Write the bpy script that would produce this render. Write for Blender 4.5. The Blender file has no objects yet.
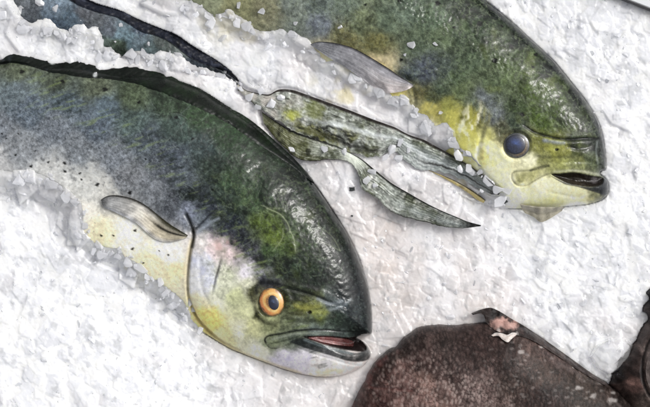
import bpy, math, random
import numpy as np
from mathutils import Vector

# ------------------------------------------------------------------ camera, light, exposure
S = bpy.context.scene
COL = S.collection
K = 0.001                      # one unit of the layout is a millimetre
D = 2000.0                     # camera distance in mm
Z0 = 14.0                      # height of the fishes' middle planes over the tray
def W(x, y, z): return ((x-325.0)*K, (203.5-y)*K, z*K)

cd = bpy.data.cameras.new('camera'); cam = bpy.data.objects.new('camera', cd); COL.objects.link(cam)
cam.location = (0, 0, (D+Z0)*K); cam.rotation_euler = (0, 0, 0)
cd.sensor_width = 36; cd.lens = 36*D/650.0; cd.clip_start = 0.05; cd.clip_end = 50
cd.dof.use_dof = True; cd.dof.focus_distance = (D-26)*K; cd.dof.aperture_fstop = 11
S.camera = cam

SUN_EL, SUN_AZ = 43.0, 60.0     # azimuth clockwise from picture-up
world = bpy.data.worlds.new('World'); S.world = world; world.use_nodes = True
wn = world.node_tree.nodes; wl = world.node_tree.links
bg = wn['Background']; sky = wn.new('ShaderNodeTexSky'); sky.sky_type = 'NISHITA'; sky.sun_disc = False
sky.sun_elevation = math.radians(SUN_EL); sky.sun_rotation = math.radians(SUN_AZ)
sky.dust_density = 6; sky.air_density = 1.0
hs = wn.new('ShaderNodeHueSaturation'); hs.inputs['Saturation'].default_value = 0.12
wl.new(sky.outputs[0], hs.inputs['Color']); wl.new(hs.outputs[0], bg.inputs[0]); bg.inputs[1].default_value = 0.15
ld = bpy.data.lights.new('sun', 'SUN'); ld.energy = 0.8; ld.angle = math.radians(5); ld.color = (1, .975, .94)
sun = bpy.data.objects.new('sun', ld); COL.objects.link(sun)
el, az = math.radians(SUN_EL), math.radians(SUN_AZ)
sdir = Vector((math.sin(az)*math.cos(el), math.cos(az)*math.cos(el), math.sin(el)))
sun.rotation_euler = (-sdir).to_track_quat('-Z', 'Y').to_euler()
vs = S.view_settings; vs.view_transform = 'Standard'; vs.look = 'None'; vs.exposure = -0.03; vs.gamma = 1
S.cycles.use_denoising = True
S.cycles.max_bounces = 10; S.cycles.transmission_bounces = 6

# ------------------------------------------------------------------ numpy helpers
rng = np.random.default_rng(7)
def hsh(ix, iy, s):
    h = (ix.astype(np.int64)*374761393 + iy.astype(np.int64)*668265263 + s*1442695041) & 0x7fffffff
    h = ((h ^ (h >> 13))*1274126177) & 0x7fffffff
    return ((h ^ (h >> 16)) & 0xffffff)/float(0xffffff)
def vn(x, y, s=0):
    ix = np.floor(x); iy = np.floor(y); fx = x-ix; fy = y-iy
    fx = fx*fx*(3-2*fx); fy = fy*fy*(3-2*fy)
    a = hsh(ix, iy, s); b = hsh(ix+1, iy, s); c = hsh(ix, iy+1, s); d = hsh(ix+1, iy+1, s)
    return (a*(1-fx)+b*fx)*(1-fy)+(c*(1-fx)+d*fx)*fy
def fbm(x, y, scale, o=4, s=0, gain=.5):
    """roughly -1..1, feature size = scale"""
    t = 0; a = 1; n = 0; f = 1/scale
    for i in range(o):
        ca, sa = math.cos(i*1.1+.4), math.sin(i*1.1+.4)
        t = t + a*(vn((x*ca+y*sa)*f+17*i, (y*ca-x*sa)*f+31*i, s+i)*2-1); n += a; a *= gain; f *= 2.03
    return t/n*1.5
def worley(x, y, scale, s=0):
    x = x/scale; y = y/scale; ix = np.floor(x); iy = np.floor(y)
    f1 = np.full(x.shape, 9.); f2 = np.full(x.shape, 9.); cid = np.zeros(x.shape)
    for dx in (-1, 0, 1):
        for dy in (-1, 0, 1):
            jx, jy = ix+dx, iy+dy
            px = jx+hsh(jx, jy, s); py = jy+hsh(jx, jy, s+91)
            d = np.hypot(px-x, py-y); m = d < f1
            f2 = np.where(m, f1, np.minimum(f2, d)); cid = np.where(m, hsh(jx, jy, s+7), cid); f1 = np.where(m, d, f1)
    return f1, f2, cid
def sst(a, b, x):
    t = np.clip((x-a)/(b-a), 0, 1); return t*t*(3-2*t)
def curve(pts, n=6, closed=False):
    """Catmull-Rom through the points"""
    P = np.array(pts, float); N = len(P); out = []
    rngi = range(N if closed else N-1)
    for i in rngi:
        if closed: p0, p1, p2, p3 = P[(i-1) % N], P[i], P[(i+1) % N], P[(i+2) % N]
        else: p0, p1, p2, p3 = P[max(i-1, 0)], P[i], P[i+1], P[min(i+2, N-1)]
        for k in range(n):
            t = k/n
            out.append(.5*((2*p1)+(-p0+p2)*t+(2*p0-5*p1+4*p2-p3)*t*t+(-p0+3*p1-3*p2+p3)*t**3))
    if not closed: out.append(P[-1])
    return np.array(out)
def resample(P, n):
    P = np.array(P, float); d = np.r_[0, np.cumsum(np.hypot(*np.diff(P, axis=0).T))]
    t = np.linspace(0, d[-1], n); return np.c_[np.interp(t, d, P[:, 0]), np.interp(t, d, P[:, 1])]
def near(x, y, poly, closed):
    """distance to a polyline, nearest point, parameter 0..1 along it"""
    P = poly; Q = np.roll(P, -1, 0) if closed else P[1:]; P = P if closed else P[:-1]
    best = np.full(x.shape, 1e18); bx = np.zeros(x.shape); by = np.zeros(x.shape); bt = np.zeros(x.shape)
    n = len(P)
    for i in range(n):
        ax, ay = P[i]; ex, ey = Q[i]-P[i]; L = ex*ex+ey*ey+1e-12
        t = np.clip(((x-ax)*ex+(y-ay)*ey)/L, 0, 1); qx = ax+t*ex; qy = ay+t*ey
        d = (x-qx)**2+(y-qy)**2; m = d < best
        best = np.where(m, d, best); bx = np.where(m, qx, bx); by = np.where(m, qy, by); bt = np.where(m, (i+t)/n, bt)
    return np.sqrt(best), bx, by, bt
def inside(x, y, P):
    r = np.zeros(x.shape, bool); Q = np.roll(P, -1, 0)
    for (x0, y0), (x1, y1) in zip(P, Q):
        if y0 == y1: continue
        c = ((y0 > y) != (y1 > y)) & (x < (x1-x0)*(y-y0)/(y1-y0)+x0); r ^= c
    return r
def line_d(x, y, pts, n=5):
    """distance and parameter to a smooth open curve, only near it (fast)"""
    P = curve(pts, n); d = np.full(x.shape, 99.); t = np.zeros(x.shape)
    m = (x > P[:, 0].min()-25) & (x < P[:, 0].max()+25) & (y > P[:, 1].min()-25) & (y < P[:, 1].max()+25)
    if m.any():
        a, _, _, b = near(x[m], y[m], P, False); d[m] = a; t[m] = b
    return d, t
def side(x, y, pts, n=5):
    """signed distance to an open curve (positive on its left as drawn, y down)"""
    P = curve(pts, n); d, bx, by, t = near(x, y, P, False)
    i = np.clip((t*(len(P)-1)).astype(int), 0, len(P)-2); ex = P[i+1, 0]-P[i, 0]; ey = P[i+1, 1]-P[i, 1]
    return d*np.sign((x-bx)*ey-(y-by)*ex+1e-9), t
def lin(c):
    c = np.array(c, float)/255.; return np.where(c <= .04045, c/12.92, ((c+.055)/1.055)**2.4)
def shep(x, y, pts, p=4.4):
    num = 0; den = 0
    for q in pts:
        w = 1/(((x-q[0])**2+(y-q[1])**2)+14.)**(p/2)
        num = num+w[..., None]*lin(q[2]); den = den+w
    return num/den[..., None]
def tone(c):
    # wet skin shows its pigment through a bright sheen: the pigment itself is deeper than it looks
    l = c.mean(-1, keepdims=True); c = l+.86*(c-l); return np.clip(c*np.clip((l/.33), .08, 1.7)**.5, 0, .88)
def mixc(c, col, f):
    f = np.clip(f, 0, 1)[..., None]; return c*(1-f)+lin(col)*f

# ------------------------------------------------------------------ mesh helpers
def mesh_obj(name, verts, faces, mat, parent=None, col=None, smooth=True):
    me = bpy.data.meshes.new(name)
    V = np.asarray(verts, np.float32); me.vertices.add(len(V)); me.vertices.foreach_set('co', V.ravel())
    if isinstance(faces, np.ndarray):
        n, k = faces.shape; li = faces.astype(np.int32).ravel(); st = np.arange(0, n*k, k); tot = np.full(n, k)
    else:
        tot = np.array([len(f) for f in faces]); n = len(faces)
        li = np.concatenate([np.asarray(f) for f in faces]).astype(np.int32); st = np.r_[0, np.cumsum(tot)[:-1]]
    me.loops.add(len(li)); me.loops.foreach_set('vertex_index', li)
    me.polygons.add(n); me.polygons.foreach_set('loop_start', st.astype(np.int32)); me.polygons.foreach_set('loop_total', tot.astype(np.int32))
    me.polygons.foreach_set('use_smooth', np.full(n, smooth)); me.update(calc_edges=True); me.validate()
    if col is not None:
        a = me.color_attributes.new('Col', 'FLOAT_COLOR', 'POINT')
        C4 = np.ones((len(V), 4), np.float32); C4[:, :3] = np.clip(col, 0, 1); a.data.foreach_set('color', C4.ravel())
    if mat is not None:
        for m in (mat if isinstance(mat, (list, tuple)) else [mat]): me.materials.append(m)
    o = bpy.data.objects.new(name, me); COL.objects.link(o)
    if parent is not None: o.parent = parent
    return o
def tag(o, label=None, cat=None, group=None, kind=None):
    if label: o['label'] = label
    if cat: o['category'] = cat
    if group: o['group'] = group
    if kind: o['kind'] = kind
    return o
def empty(name, x, y, z):
    o = bpy.data.objects.new(name, None); COL.objects.link(o); o.empty_display_size = .02
    o.location = W(x, y, z); return o
def toworld(x, y, z, parent=None):
    V = np.c_[(x-325.)*K, (203.5-y)*K, z*K]
    while parent is not None: V = V-np.array(parent.location); parent = parent.parent
    return V

# ------------------------------------------------------------------ materials
def mat_skin(name, rough=.3, coat=.35, bump=.35, bscale=650, spec=.5, sss=0.0, trans=0.0, bdist=.0008):
    m = bpy.data.materials.new(name); m.use_nodes = True; N = m.node_tree.nodes; L = m.node_tree.links
    b = N['Principled BSDF']; at = N.new('ShaderNodeAttribute'); at.attribute_name = 'Col'
    tc = N.new('ShaderNodeTexCoord')
    n1 = N.new('ShaderNodeTexNoise'); n1.inputs['Scale'].default_value = bscale; n1.inputs['Detail'].default_value = 5; n1.inputs['Roughness'].default_value = .62
    n2 = N.new('ShaderNodeTexNoise'); n2.inputs['Scale'].default_value = bscale*.3; n2.inputs['Detail'].default_value = 4
    L.new(tc.outputs['Object'], n1.inputs['Vector']); L.new(tc.outputs['Object'], n2.inputs['Vector'])
    ad = N.new('ShaderNodeMath'); ad.operation = 'MULTIPLY_ADD'; L.new(n2.outputs[0], ad.inputs[0]); ad.inputs[1].default_value = .9; L.new(n1.outputs[0], ad.inputs[2])
    bp = N.new('ShaderNodeBump'); bp.inputs['Strength'].default_value = bump; bp.inputs['Distance'].default_value = bdist
    L.new(ad.outputs[0], bp.inputs['Height']); L.new(bp.outputs[0], b.inputs['Normal'])
    L.new(bp.outputs[0], b.inputs['Coat Normal'])
    mr = N.new('ShaderNodeMapRange'); mr.inputs[1].default_value = .35; mr.inputs[2].default_value = .65
    mr.inputs[3].default_value = rough*.75; mr.inputs[4].default_value = rough*1.35
    L.new(n2.outputs[0], mr.inputs[0]); L.new(mr.outputs[0], b.inputs['Roughness'])
    # faint speckle of pigment finer than the mesh
    mx = N.new('ShaderNodeMix'); mx.data_type = 'RGBA'; mx.blend_type = 'MULTIPLY'; mx.inputs[0].default_value = 1
    m2 = N.new('ShaderNodeMapRange'); m2.inputs[1].default_value = .3; m2.inputs[2].default_value = .7
    m2.inputs[3].default_value = .50; m2.inputs[4].default_value = 1.55
    L.new(n1.outputs[0], m2.inputs[0]); L.new(at.outputs['Color'], mx.inputs[6]); L.new(m2.outputs[0], mx.inputs[7])
    bw = N.new('ShaderNodeRGBToBW'); L.new(at.outputs['Color'], bw.inputs[0]); m3 = N.new('ShaderNodeMapRange')
    m3.inputs[1].default_value = .03; m3.inputs[2].default_value = .4; m3.inputs[3].default_value = 1.0; m3.inputs[4].default_value = .22
    L.new(bw.outputs[0], m3.inputs[0]); L.new(m3.outputs[0], mx.inputs[0])
    L.new(mx.outputs[2], b.inputs['Base Color'])
    b.inputs['Specular IOR Level'].default_value = spec
    b.inputs['Coat Weight'].default_value = coat; b.inputs['Coat Roughness'].default_value = .05
    if sss: b.inputs['Subsurface Weight'].default_value = sss; b.inputs['Subsurface Radius'].default_value = (.004, .002, .0015); b.inputs['Subsurface Scale'].default_value = 1
    if trans: b.inputs['Transmission Weight'].default_value = trans
    return m
def mat_ice(name, clear=0.0, rough=.25, col=(.93, .93, .94), use_attr=True, sss=.6):
    m = bpy.data.materials.new(name); m.use_nodes = True; N = m.node_tree.nodes; L = m.node_tree.links
    b = N['Principled BSDF']; tc = N.new('ShaderNodeTexCoord')
    if use_attr:
        at = N.new('ShaderNodeAttribute'); at.attribute_name = 'Col'; L.new(at.outputs['Color'], b.inputs['Base Color'])
    else: b.inputs['Base Color'].default_value = (*col, 1)
    n1 = N.new('ShaderNodeTexNoise'); n1.inputs['Scale'].default_value = 420; n1.inputs['Detail'].default_value = 5
    n1.inputs['Roughness'].default_value = .6
    L.new(tc.outputs['Object'], n1.inputs['Vector'])
    bp = N.new('ShaderNodeBump'); bp.inputs['Strength'].default_value = .3; bp.inputs['Distance'].default_value = .0006
    L.new(n1.outputs[0], bp.inputs['Height']); L.new(bp.outputs[0], b.inputs['Normal'])
    b.inputs['Roughness'].default_value = rough; b.inputs['IOR'].default_value = 1.31
    if sss:
        b.inputs['Subsurface Weight'].default_value = sss; b.inputs['Subsurface Radius'].default_value = (1, 1, 1.05)
        b.inputs['Subsurface Scale'].default_value = .008
    b.inputs['Transmission Weight'].default_value = clear
    b.inputs['Coat Weight'].default_value = .5; b.inputs['Coat Roughness'].default_value = .06; L.new(bp.outputs[0], b.inputs['Coat Normal'])
    return m
M_mahi = mat_skin('mahi_skin', rough=.10, coat=.1, bump=.22, bscale=950, spec=.2, bdist=.0004)
M_brown = mat_skin('brown_skin', rough=.3, coat=.02, bump=.6, bscale=1100, spec=.13, bdist=.0004)
M_fin = mat_skin('fin_membrane', rough=.25, coat=.12, bump=.4, spec=.3, bdist=.0006)
M_dark = mat_skin('dark_fin', rough=.3, coat=.03, bump=.3, spec=.16, bdist=.0005)
M_eye = mat_skin('eye_wet', rough=.2, coat=1.0, bump=.02)
M_flesh = mat_skin('mouth_flesh', rough=.25, coat=.6, bump=.5, sss=.3)
M_ice = mat_ice('crushed_ice_white', rough=.3, sss=1.0)
M_lump = mat_ice('ice_chips', clear=.5, rough=.2, sss=0)
M_clear = mat_ice('ice_clear', clear=.8, rough=.1, sss=0, use_attr=False, col=(.97, .97, .98))

# ------------------------------------------------------------------ fish bodies
COVER_A = np.array([(-90,165),(-40,166),(0,169),(20,172),(36,171),(50,176),(62,182),(74,192),(86,203),(88,216),(86,232),(96,241),(110,246),(124,248),(128,256),(140,262),(152,276),(164,282),(174,290),(182,296),(186,300),(192,318),(205,333),(150,500),(-120,500)], float)
COVER_C = np.array([(-120,-50),(-30,-30),(0,-4),(14,-6),(17,6),(26,20),(34,24),(44,20),(52,22),(60,31),(72,32),(80,24),(92,30),(99,28),(104,38),(104,46),(112,49),(122,56),(131,52),(140,53),(156,55),(164,51),(180,57),(198,68),(212,71),(226,77),(240,84),(260,120),(-120,120)], float)
COVER_B = np.array([(-20,-20),(120,-20),(160,-14),(176,2),(190,2),(204,8),(216,18),(230,12),(240,18),(252,28),(264,33),(280,31),(296,37),(308,42),(314,52),(326,62),(336,60),(348,70),(356,78),(366,74),(372,84),(382,84),(392,97),(404,97),(416,112),(426,116),(434,126),(446,123),(452,136),(461,150),(468,152),(476,164),(490,178),(500,188),(504,200),(508,215),(480,260),(200,300)], float)
def sag(P, k, mx):
    # the belly hidden under the ice sinks away from the visible flank
    def f(x, y):
        d, _, _, _ = near(x, y, P, True); return np.where(inside(x, y, P), np.minimum(d*k, mx), 0)
    return f
class Body:
    """a fish lying on its side: an outline (seen from above) inflated to a rounded flank"""
    def __init__(s, outline, H, R, z0=Z0, tilt=None, relief=None, n=5, rag=0):
        s.P = curve(outline, n, True); s.P = s.P+rag*np.c_[fbm(s.P[:, 0], s.P[:, 1], 9, 3, 71), fbm(s.P[:, 0], s.P[:, 1], 9, 3, 72)]; s.H = H; s.R = R; s.z0 = z0; s.tilt = tilt; s.relief = relief
    def base(s, x, y):
        d, bx, by, t = near(x, y, s.P, True); ins = inside(x, y, s.P); d = np.where(ins, d, 0)
        r = s.R(x, y) if callable(s.R) else s.R
        q = np.clip(d/r, 0, 1); g = (1-(1-q)**2.3)**(1/1.9)
        h = s.H(x, y) if callable(s.H) else s.H
        z = s.z0+h*g
        if s.tilt is not None: z = np.maximum(z-s.tilt(x, y)*sst(0, 6, d), np.minimum(z, s.z0-4))
        return z, d, ins
    def z(s, x, y):
        x = np.atleast_1d(np.asarray(x, float)); y = np.atleast_1d(np.asarray(y, float))
        z, d, ins = s.base(x, y)
        if s.relief is not None: z = z+s.relief(x, y, d)
        return z
    def build(s, name, step, colf, mat, parent):
        x0, y0 = s.P.min(0)-2; x1, y1 = s.P.max(0)+2
        # do not waste vertices far outside the frame
        nx = int((x1-x0)/step)+1; ny = int((y1-y0)/step)+1
        X, Y = np.meshgrid(x0+np.arange(nx)*step, y0+np.arange(ny)*step)
        cx = X[:-1, :-1]+step/2; cy = Y[:-1, :-1]+step/2
        keep = inside(cx, cy, s.P)
        used = np.zeros(X.shape, int)
        for a in (0, 1):
            for b in (0, 1): used[a:ny-1+a, b:nx-1+b] += keep
        idx = np.full(X.shape, -1); um = used > 0; idx[um] = np.arange(um.sum())
        x = X[um].copy(); y = Y[um].copy(); bd = used[um] < 4
        _, bx, by, _ = near(x[bd], y[bd], s.P, True); x[bd] = bx; y[bd] = by
        z, d, ins = s.base(x, y); d[bd] = 0; z[bd] = s.z0
        if s.relief is not None: z = z+s.relief(x, y, d)*sst(0, 2.5, d)
        col = tone(colf(x, y, d))
        I, J = np.nonzero(keep)
        F = np.c_[idx[I, J], idx[I+1, J], idx[I+1, J+1], idx[I, J+1]]
        V = toworld(x, y, z, parent)
        # underside: same outline, mirrored and flatter, coarse rings following the boundary loop
        n = len(x); zb = s.z0-(z-s.z0)*.0-0.001
        # bottom copy of the skin, pushed down (closed solid)
        h = s.H(x, y) if callable(s.H) else s.H
        zb = s.z0-np.minimum((z-s.z0).clip(0)*.55, s.z0-1.5)
        inner = ~bd
        map2 = np.arange(n); k = inner.sum(); map2[inner] = n+np.arange(k)
        V2 = toworld(x[inner], y[inner], zb[inner], parent)
        F2 = map2[F][:, ::-1]
        ok = (F2 != F[:, ::-1]).any(1)
        return mesh_obj(name, np.r_[V, V2], np.r_[F, F2[ok]], mat, parent, np.r_[col, col[inner]])

def ribbon(name, A, B, zf, colf, mat, parent, nu=160, nv=40, th=.8, rag=0):
    """thin closed fin between two edge curves; zf(x,y,u,v), colf(x,y,u,v)"""
    A = resample(curve(A), nu); B = resample(curve(B), nu); B = B+rag*np.c_[fbm(B[:, 0], B[:, 1], 7, 4, 61, .65), fbm(B[:, 0], B[:, 1], 7, 4, 62, .65)]*np.sin(np.pi*np.linspace(0, 1, nu))[:, None]**.4
    v = np.linspace(0, 1, nv)[None, :]; u = np.linspace(0, 1, nu)[:, None]
    X = A[:, 0:1]*(1-v)+B[:, 0:1]*v; Y = A[:, 1:2]*(1-v)+B[:, 1:2]*v
    U = np.broadcast_to(u, X.shape); Vv = np.broadcast_to(v, X.shape)
    Zt = zf(X, Y, U, Vv); e = np.minimum(np.minimum(Vv, 1-Vv)*nv/3, np.minimum(U, 1-U)*nu/3).clip(0, 1)
    Zb = Zt-th*(.25+.75*e)
    C = tone(colf(X, Y, U, Vv)).reshape(-1, 3)
    n = nu*nv; Vt = np.r_[toworld(X.ravel(), Y.ravel(), Zt.ravel(), parent), toworld(X.ravel(), Y.ravel(), Zb.ravel(), parent)]
    id_ = np.arange(n).reshape(nu, nv)
    q = np.c_[id_[:-1, :-1].ravel(), id_[1:, :-1].ravel(), id_[1:, 1:].ravel(), id_[:-1, 1:].ravel()]
    loop = np.r_[id_[:, 0], id_[-1, 1:], id_[::-1, -1][1:], id_[0, ::-1][1:-1]]; l2 = np.roll(loop, -1)
    side_ = np.c_[l2, loop, loop+n, l2+n]
    F = np.r_[q, q[:, ::-1]+n, side_[:, ::-1]]
    return mesh_obj(name, Vt, F, mat, parent, np.r_[C, C])
def dome(name, cx, cy, a, b, rot, z0, h, colf, mat, parent, nr=26, na=64, p=2.0):
    """low dome; colf(r, ang) with r 0..1"""
    r = np.linspace(0, 1, nr); an = np.linspace(0, 2*math.pi, na, endpoint=False)
    R_, A_ = np.meshgrid(r[1:], an, indexing='ij'); ca, sa = math.cos(rot), math.sin(rot)
    ex = R_*a*np.cos(A_); ey = R_*b*np.sin(A_); X = cx+ex*ca-ey*sa; Y = cy+ex*sa+ey*ca
    Z = z0+h*(np.clip(1-R_**p, 0, 1))**.6-(R_ >= .999)*2.5
    x = np.r_[cx, X.ravel()]; y = np.r_[cy, Y.ravel()]; z = np.r_[z0+h, Z.ravel()]
    c = np.r_[colf(np.array([0.]), np.array([0.])), colf(R_.ravel(), A_.ravel())]
    F = []
    for j in range(na): F.append((0, 1+(j+1) % na, 1+j))
    for i in range(nr-2):
        for j in range(na):
            p0 = 1+i*na+j; p1 = 1+i*na+(j+1) % na; F.append((p0, p1, p1+na, p0+na))
    F.append([1+(nr-2)*na+j for j in range(na)][::-1])
    return mesh_obj(name, toworld(x, y, z, parent), F, mat, parent, c)

def wrinkles(x, y, z, lines, amp, w):
    for P_ in lines:
        dd, t = line_d(x, y, P_, 4); z = z+amp*np.exp(-(dd/w)**2)*fbm(x, y, 3.0, 3, 901, .6)
    return z
# shared colour helpers ------------------------------------------------
def scratches(x, y, c, seeds, box, n, col, amt, Lr=(12, 40), w=.55):
    r = random.Random(seeds)
    for i in range(n):
        px = r.uniform(box[0], box[2]); py = r.uniform(box[1], box[3]); a = r.uniform(0, 6.28); L = r.uniform(*Lr); k = r.uniform(-.06, .06)
        pts = []
        for j in range(5): pts.append((px, py)); px += math.cos(a)*L/5; py += math.sin(a)*L/5; a += k*L/5
        d, t = line_d(x, y, pts, 3); c = mixc(c, col, amt*np.exp(-(d/w)**2)*(.4+.6*vn(x/4, y/4, i)))
    return c
def spots(x, y, c, L, col=(22, 24, 24)):
    for q in L:
        px, py, r = q[:3]; dx = x-px+.6*np.sin(y*1.7); dy = y-py
        d = np.hypot(dx, dy*1.1); c = mixc(c, col, .9*sst(r*1.25, r*.55, d))
    return c
def mahi_mottle(x, y, c, s, amt=1.0, silver=None):
    n1 = fbm(x, y, 14, 4, s); n2 = fbm(x, y, 4.5, 4, s+20, .65); n3 = fbm(x, y, 1.9, 2, s+40)
    c = c*np.exp(amt*(.17*n1+.34*n2+.36*n3))[..., None]; fl = sst(.42, .95, fbm(x, y, 1.7, 2, s+50)+.35*n2); c = mixc(c, (130,146,130), .22*fl*amt*sst(.35, .05, c.mean(-1)))
    if silver is not None:   # silvery guanine flecks over the blue flank
        rg = 1-np.abs(fbm(x, y, 2.7, 3, s+60, .6))*2.6
        c = mixc(c, (188, 198, 208), silver*.22*np.clip(rg, 0, 1)**2)
        c = mixc(c, (40, 52, 66), silver*.4*sst(.25, .8, -fbm(x, y, 3.0, 3, s+80, .6)))
    return c

# ================================================================== FISH ONE: the big one, lower left
F1_OUT = [(-70,62),(-30,62),(0,63),(13,60),(32,62),(50,66),(71,66),(95,70),(121,74),(147,75),(169,78),(180,82),(201,90),(223,104),(242,117),
 (260,130),(278,147),(293,160),(307,174),(323,195),(338,218),(348,234),(356,250),(363,268),(368,285),(371,300),(372.5,315),(372.5,328),(371,334.5),
 (362,335.8),(357,337.5),(361,340),(366,344),(369.5,349),(371,355),(367,362),(359,369),(346,374),(333,376.5),(318,376.5),(301,374),(282,368.5),(263,361.5),
 (247,355.5),(231,349),(217,341),(200,331),(175,320),(140,308),(90,288),(40,268),(-10,248),(-70,230)]
f1_line_up = [(266,340),(266,336.5),(270,333.5),(283,331),(296,328.5),(311,327),(326,327.5),(345,329.5),(370,330)]
f1_maxil = [(266,339),(269,344.5),(275,346.5),(284,344),(293,340),(299,336),(305,334)]
F1_MOUTH = curve([(303,334.2),(315,333),(330,333.4),(348,335.5),(360,335.4),(364,338),(366.5,344),(365,350),(352,349.4),(333,345),(318,340)], 5, True)
F1_JAW = curve([(290,339),(303,334.5),(318,340),(333,345),(352,349.5),(362,348.5),(366,342.5),(360,338),(364,338),(371,345),(373,356),(366,360),(355,360.5),(344,358.5),(333,354.5),(316,349.5),(300,344)], 5, True)
gill1 = [(196,229),(196.5,236),(193.5,248),(191.5,262),(190,276),(190,290),(192,302),(198,316),(207,328),(220,339),(240,349)]
def f1_relief(x, y, d):
    z = .40*fbm(x, y, 14, 3, 5)+.10*fbm(x, y, 2.6, 2, 6)
    sg, t = side(x, y, gill1)                        # plate edge: a step with a groove behind it
    m = (y > 226)
    z = z+np.where(m, 2.6*sst(-3, .5, -sg)*np.exp(-np.clip(-sg, 0, 99)/40) if False else 0, 0)
    z = z-np.where(m & (x < 245), 3.2*np.exp(-(np.abs(sg)/1.5)**2)*sst(0, .05, t)*sst(1, .85, t), 0)
    z = z+np.where(m, 2.2*np.exp(-((x-205)/14.)**2)*sst(0, 1.5, x-np.interp(y, [229, 262, 290, 316, 339], [196, 191.5, 190, 198, 220])), 0)
    dd, t = line_d(x, y, [(224,255),(221,266),(217,280),(214,294)]); z = z-1.5*np.exp(-(dd/1.3)**2)*np.sin(np.pi*t)
    dd, t = line_d(x, y, [(214,233),(206,243),(202,262),(204,285),(212,305)]); z = z-.5*np.exp(-(dd/2.2)**2)
    # mouth and jaws
    dd, t = line_d(x, y, f1_line_up); z = z-1.1*np.exp(-(dd/.9)**2)*sst(1, .75, t)*(.5+vn(x/5, y/5, 8))
    dd, t = line_d(x, y, f1_maxil); z = z-.9*np.exp(-(dd/.9)**2)*(.4+vn(x/5, y/5, 9))
    dm, _, _, _ = near(x, y, F1_MOUTH, True) if True else 0
    im = inside(x, y, F1_MOUTH); z = z-np.where(im, 1.2*np.minimum(dm, 6)*sst(0, 1, dm)+2.0*sst(0, 1.2, dm), 0)
    ij = inside(x, y, F1_JAW); dj, _, _, _ = near(x, y, F1_JAW, True); z = z+np.where(ij & (x < 360), .6*sst(0, 3.5, dj), 0)
    dd, t = line_d(x, y, [(300,346),(316,352),(333,357),(345,361),(358,364)]); z = z-.7*np.exp(-(dd/1.3)**2)
    # eye socket and brow ridges
    r = np.hypot((x-272.6)/15.5, (y-299.6)/17.5); z = z-2.3*sst(1.0, .8, r)+.6*np.exp(-((r-1.12)/.16)**2)
    for P_, a_, w_ in [([(284,286),(298,289),(312,293),(330,301),(345,305)], -1.4, 1.5), ([(286,281),(300,285),(316,289),(334,295)], .9, 3),
                       ([(288,300),(300,298),(312,303),(326,303)], .8, 2.4), ([(290,308),(305,309),(322,307),(336,305)], -.8, 1.6),
                       ([(290,315),(305,316),(322,315),(345,318)], .6, 2.4), ([(262,316),(275,322),(292,320),(310,321)], -.6, 1.6),
                       ([(320,297),(332,303),(346,301),(352,308)], .7, 2.0)]:
        dd, t = line_d(x, y, P_); z = z+a_*np.exp(-(dd/w_)**2)*np.sin(np.pi*np.clip(t, .02, .98))**.5
    r = np.hypot((x-310)/2.4, (y-310)/1.4); z = z-1.6*sst(1.1, .5, r)
    z = wrinkles(x, y, z, [[(298,172),(306,180),(312,192)], [(296,190),(304,200),(314,212),(324,224)], [(350,240),(358,252),(364,268)], [(338,292),(346,304),(342,312)], [(228,118),(238,124),(246,130)]], .62, 5)
    # pectoral fin root
    for P_, a_, w_ in [([(193,228),(200,222),(208,216),(218,207)], 1.2, 2.2), ([(190,232),(199,226),(210,222),(222,217)], -1.2, 1.5), ([(188,214),(193,224),(196,232)], -1.2, 1.8)]:
        dd, t = line_d(x, y, P_); z = z+a_*np.exp(-(dd/w_)**2)
    m2 = sst(175, 250, x)*sst(320, 260, y); z = z+m2*(.10*(1-np.abs(fbm(x, y, 6, 3, 11)))*2)
    return z
f1 = Body(F1_OUT, lambda x, y: 40+6*sst(-50, 250, x)-8*sst(250, 372, x), lambda x, y: np.interp(x, [-70, 150, 260, 330, 372], [88, 96, 88, 55, 34]),
          tilt=lambda x, y: 10*sst(120, 380, y+.25*(200-x))*sst(290, 120, x)+sag(COVER_A, .75, 30)(x, y), relief=f1_relief)
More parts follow.
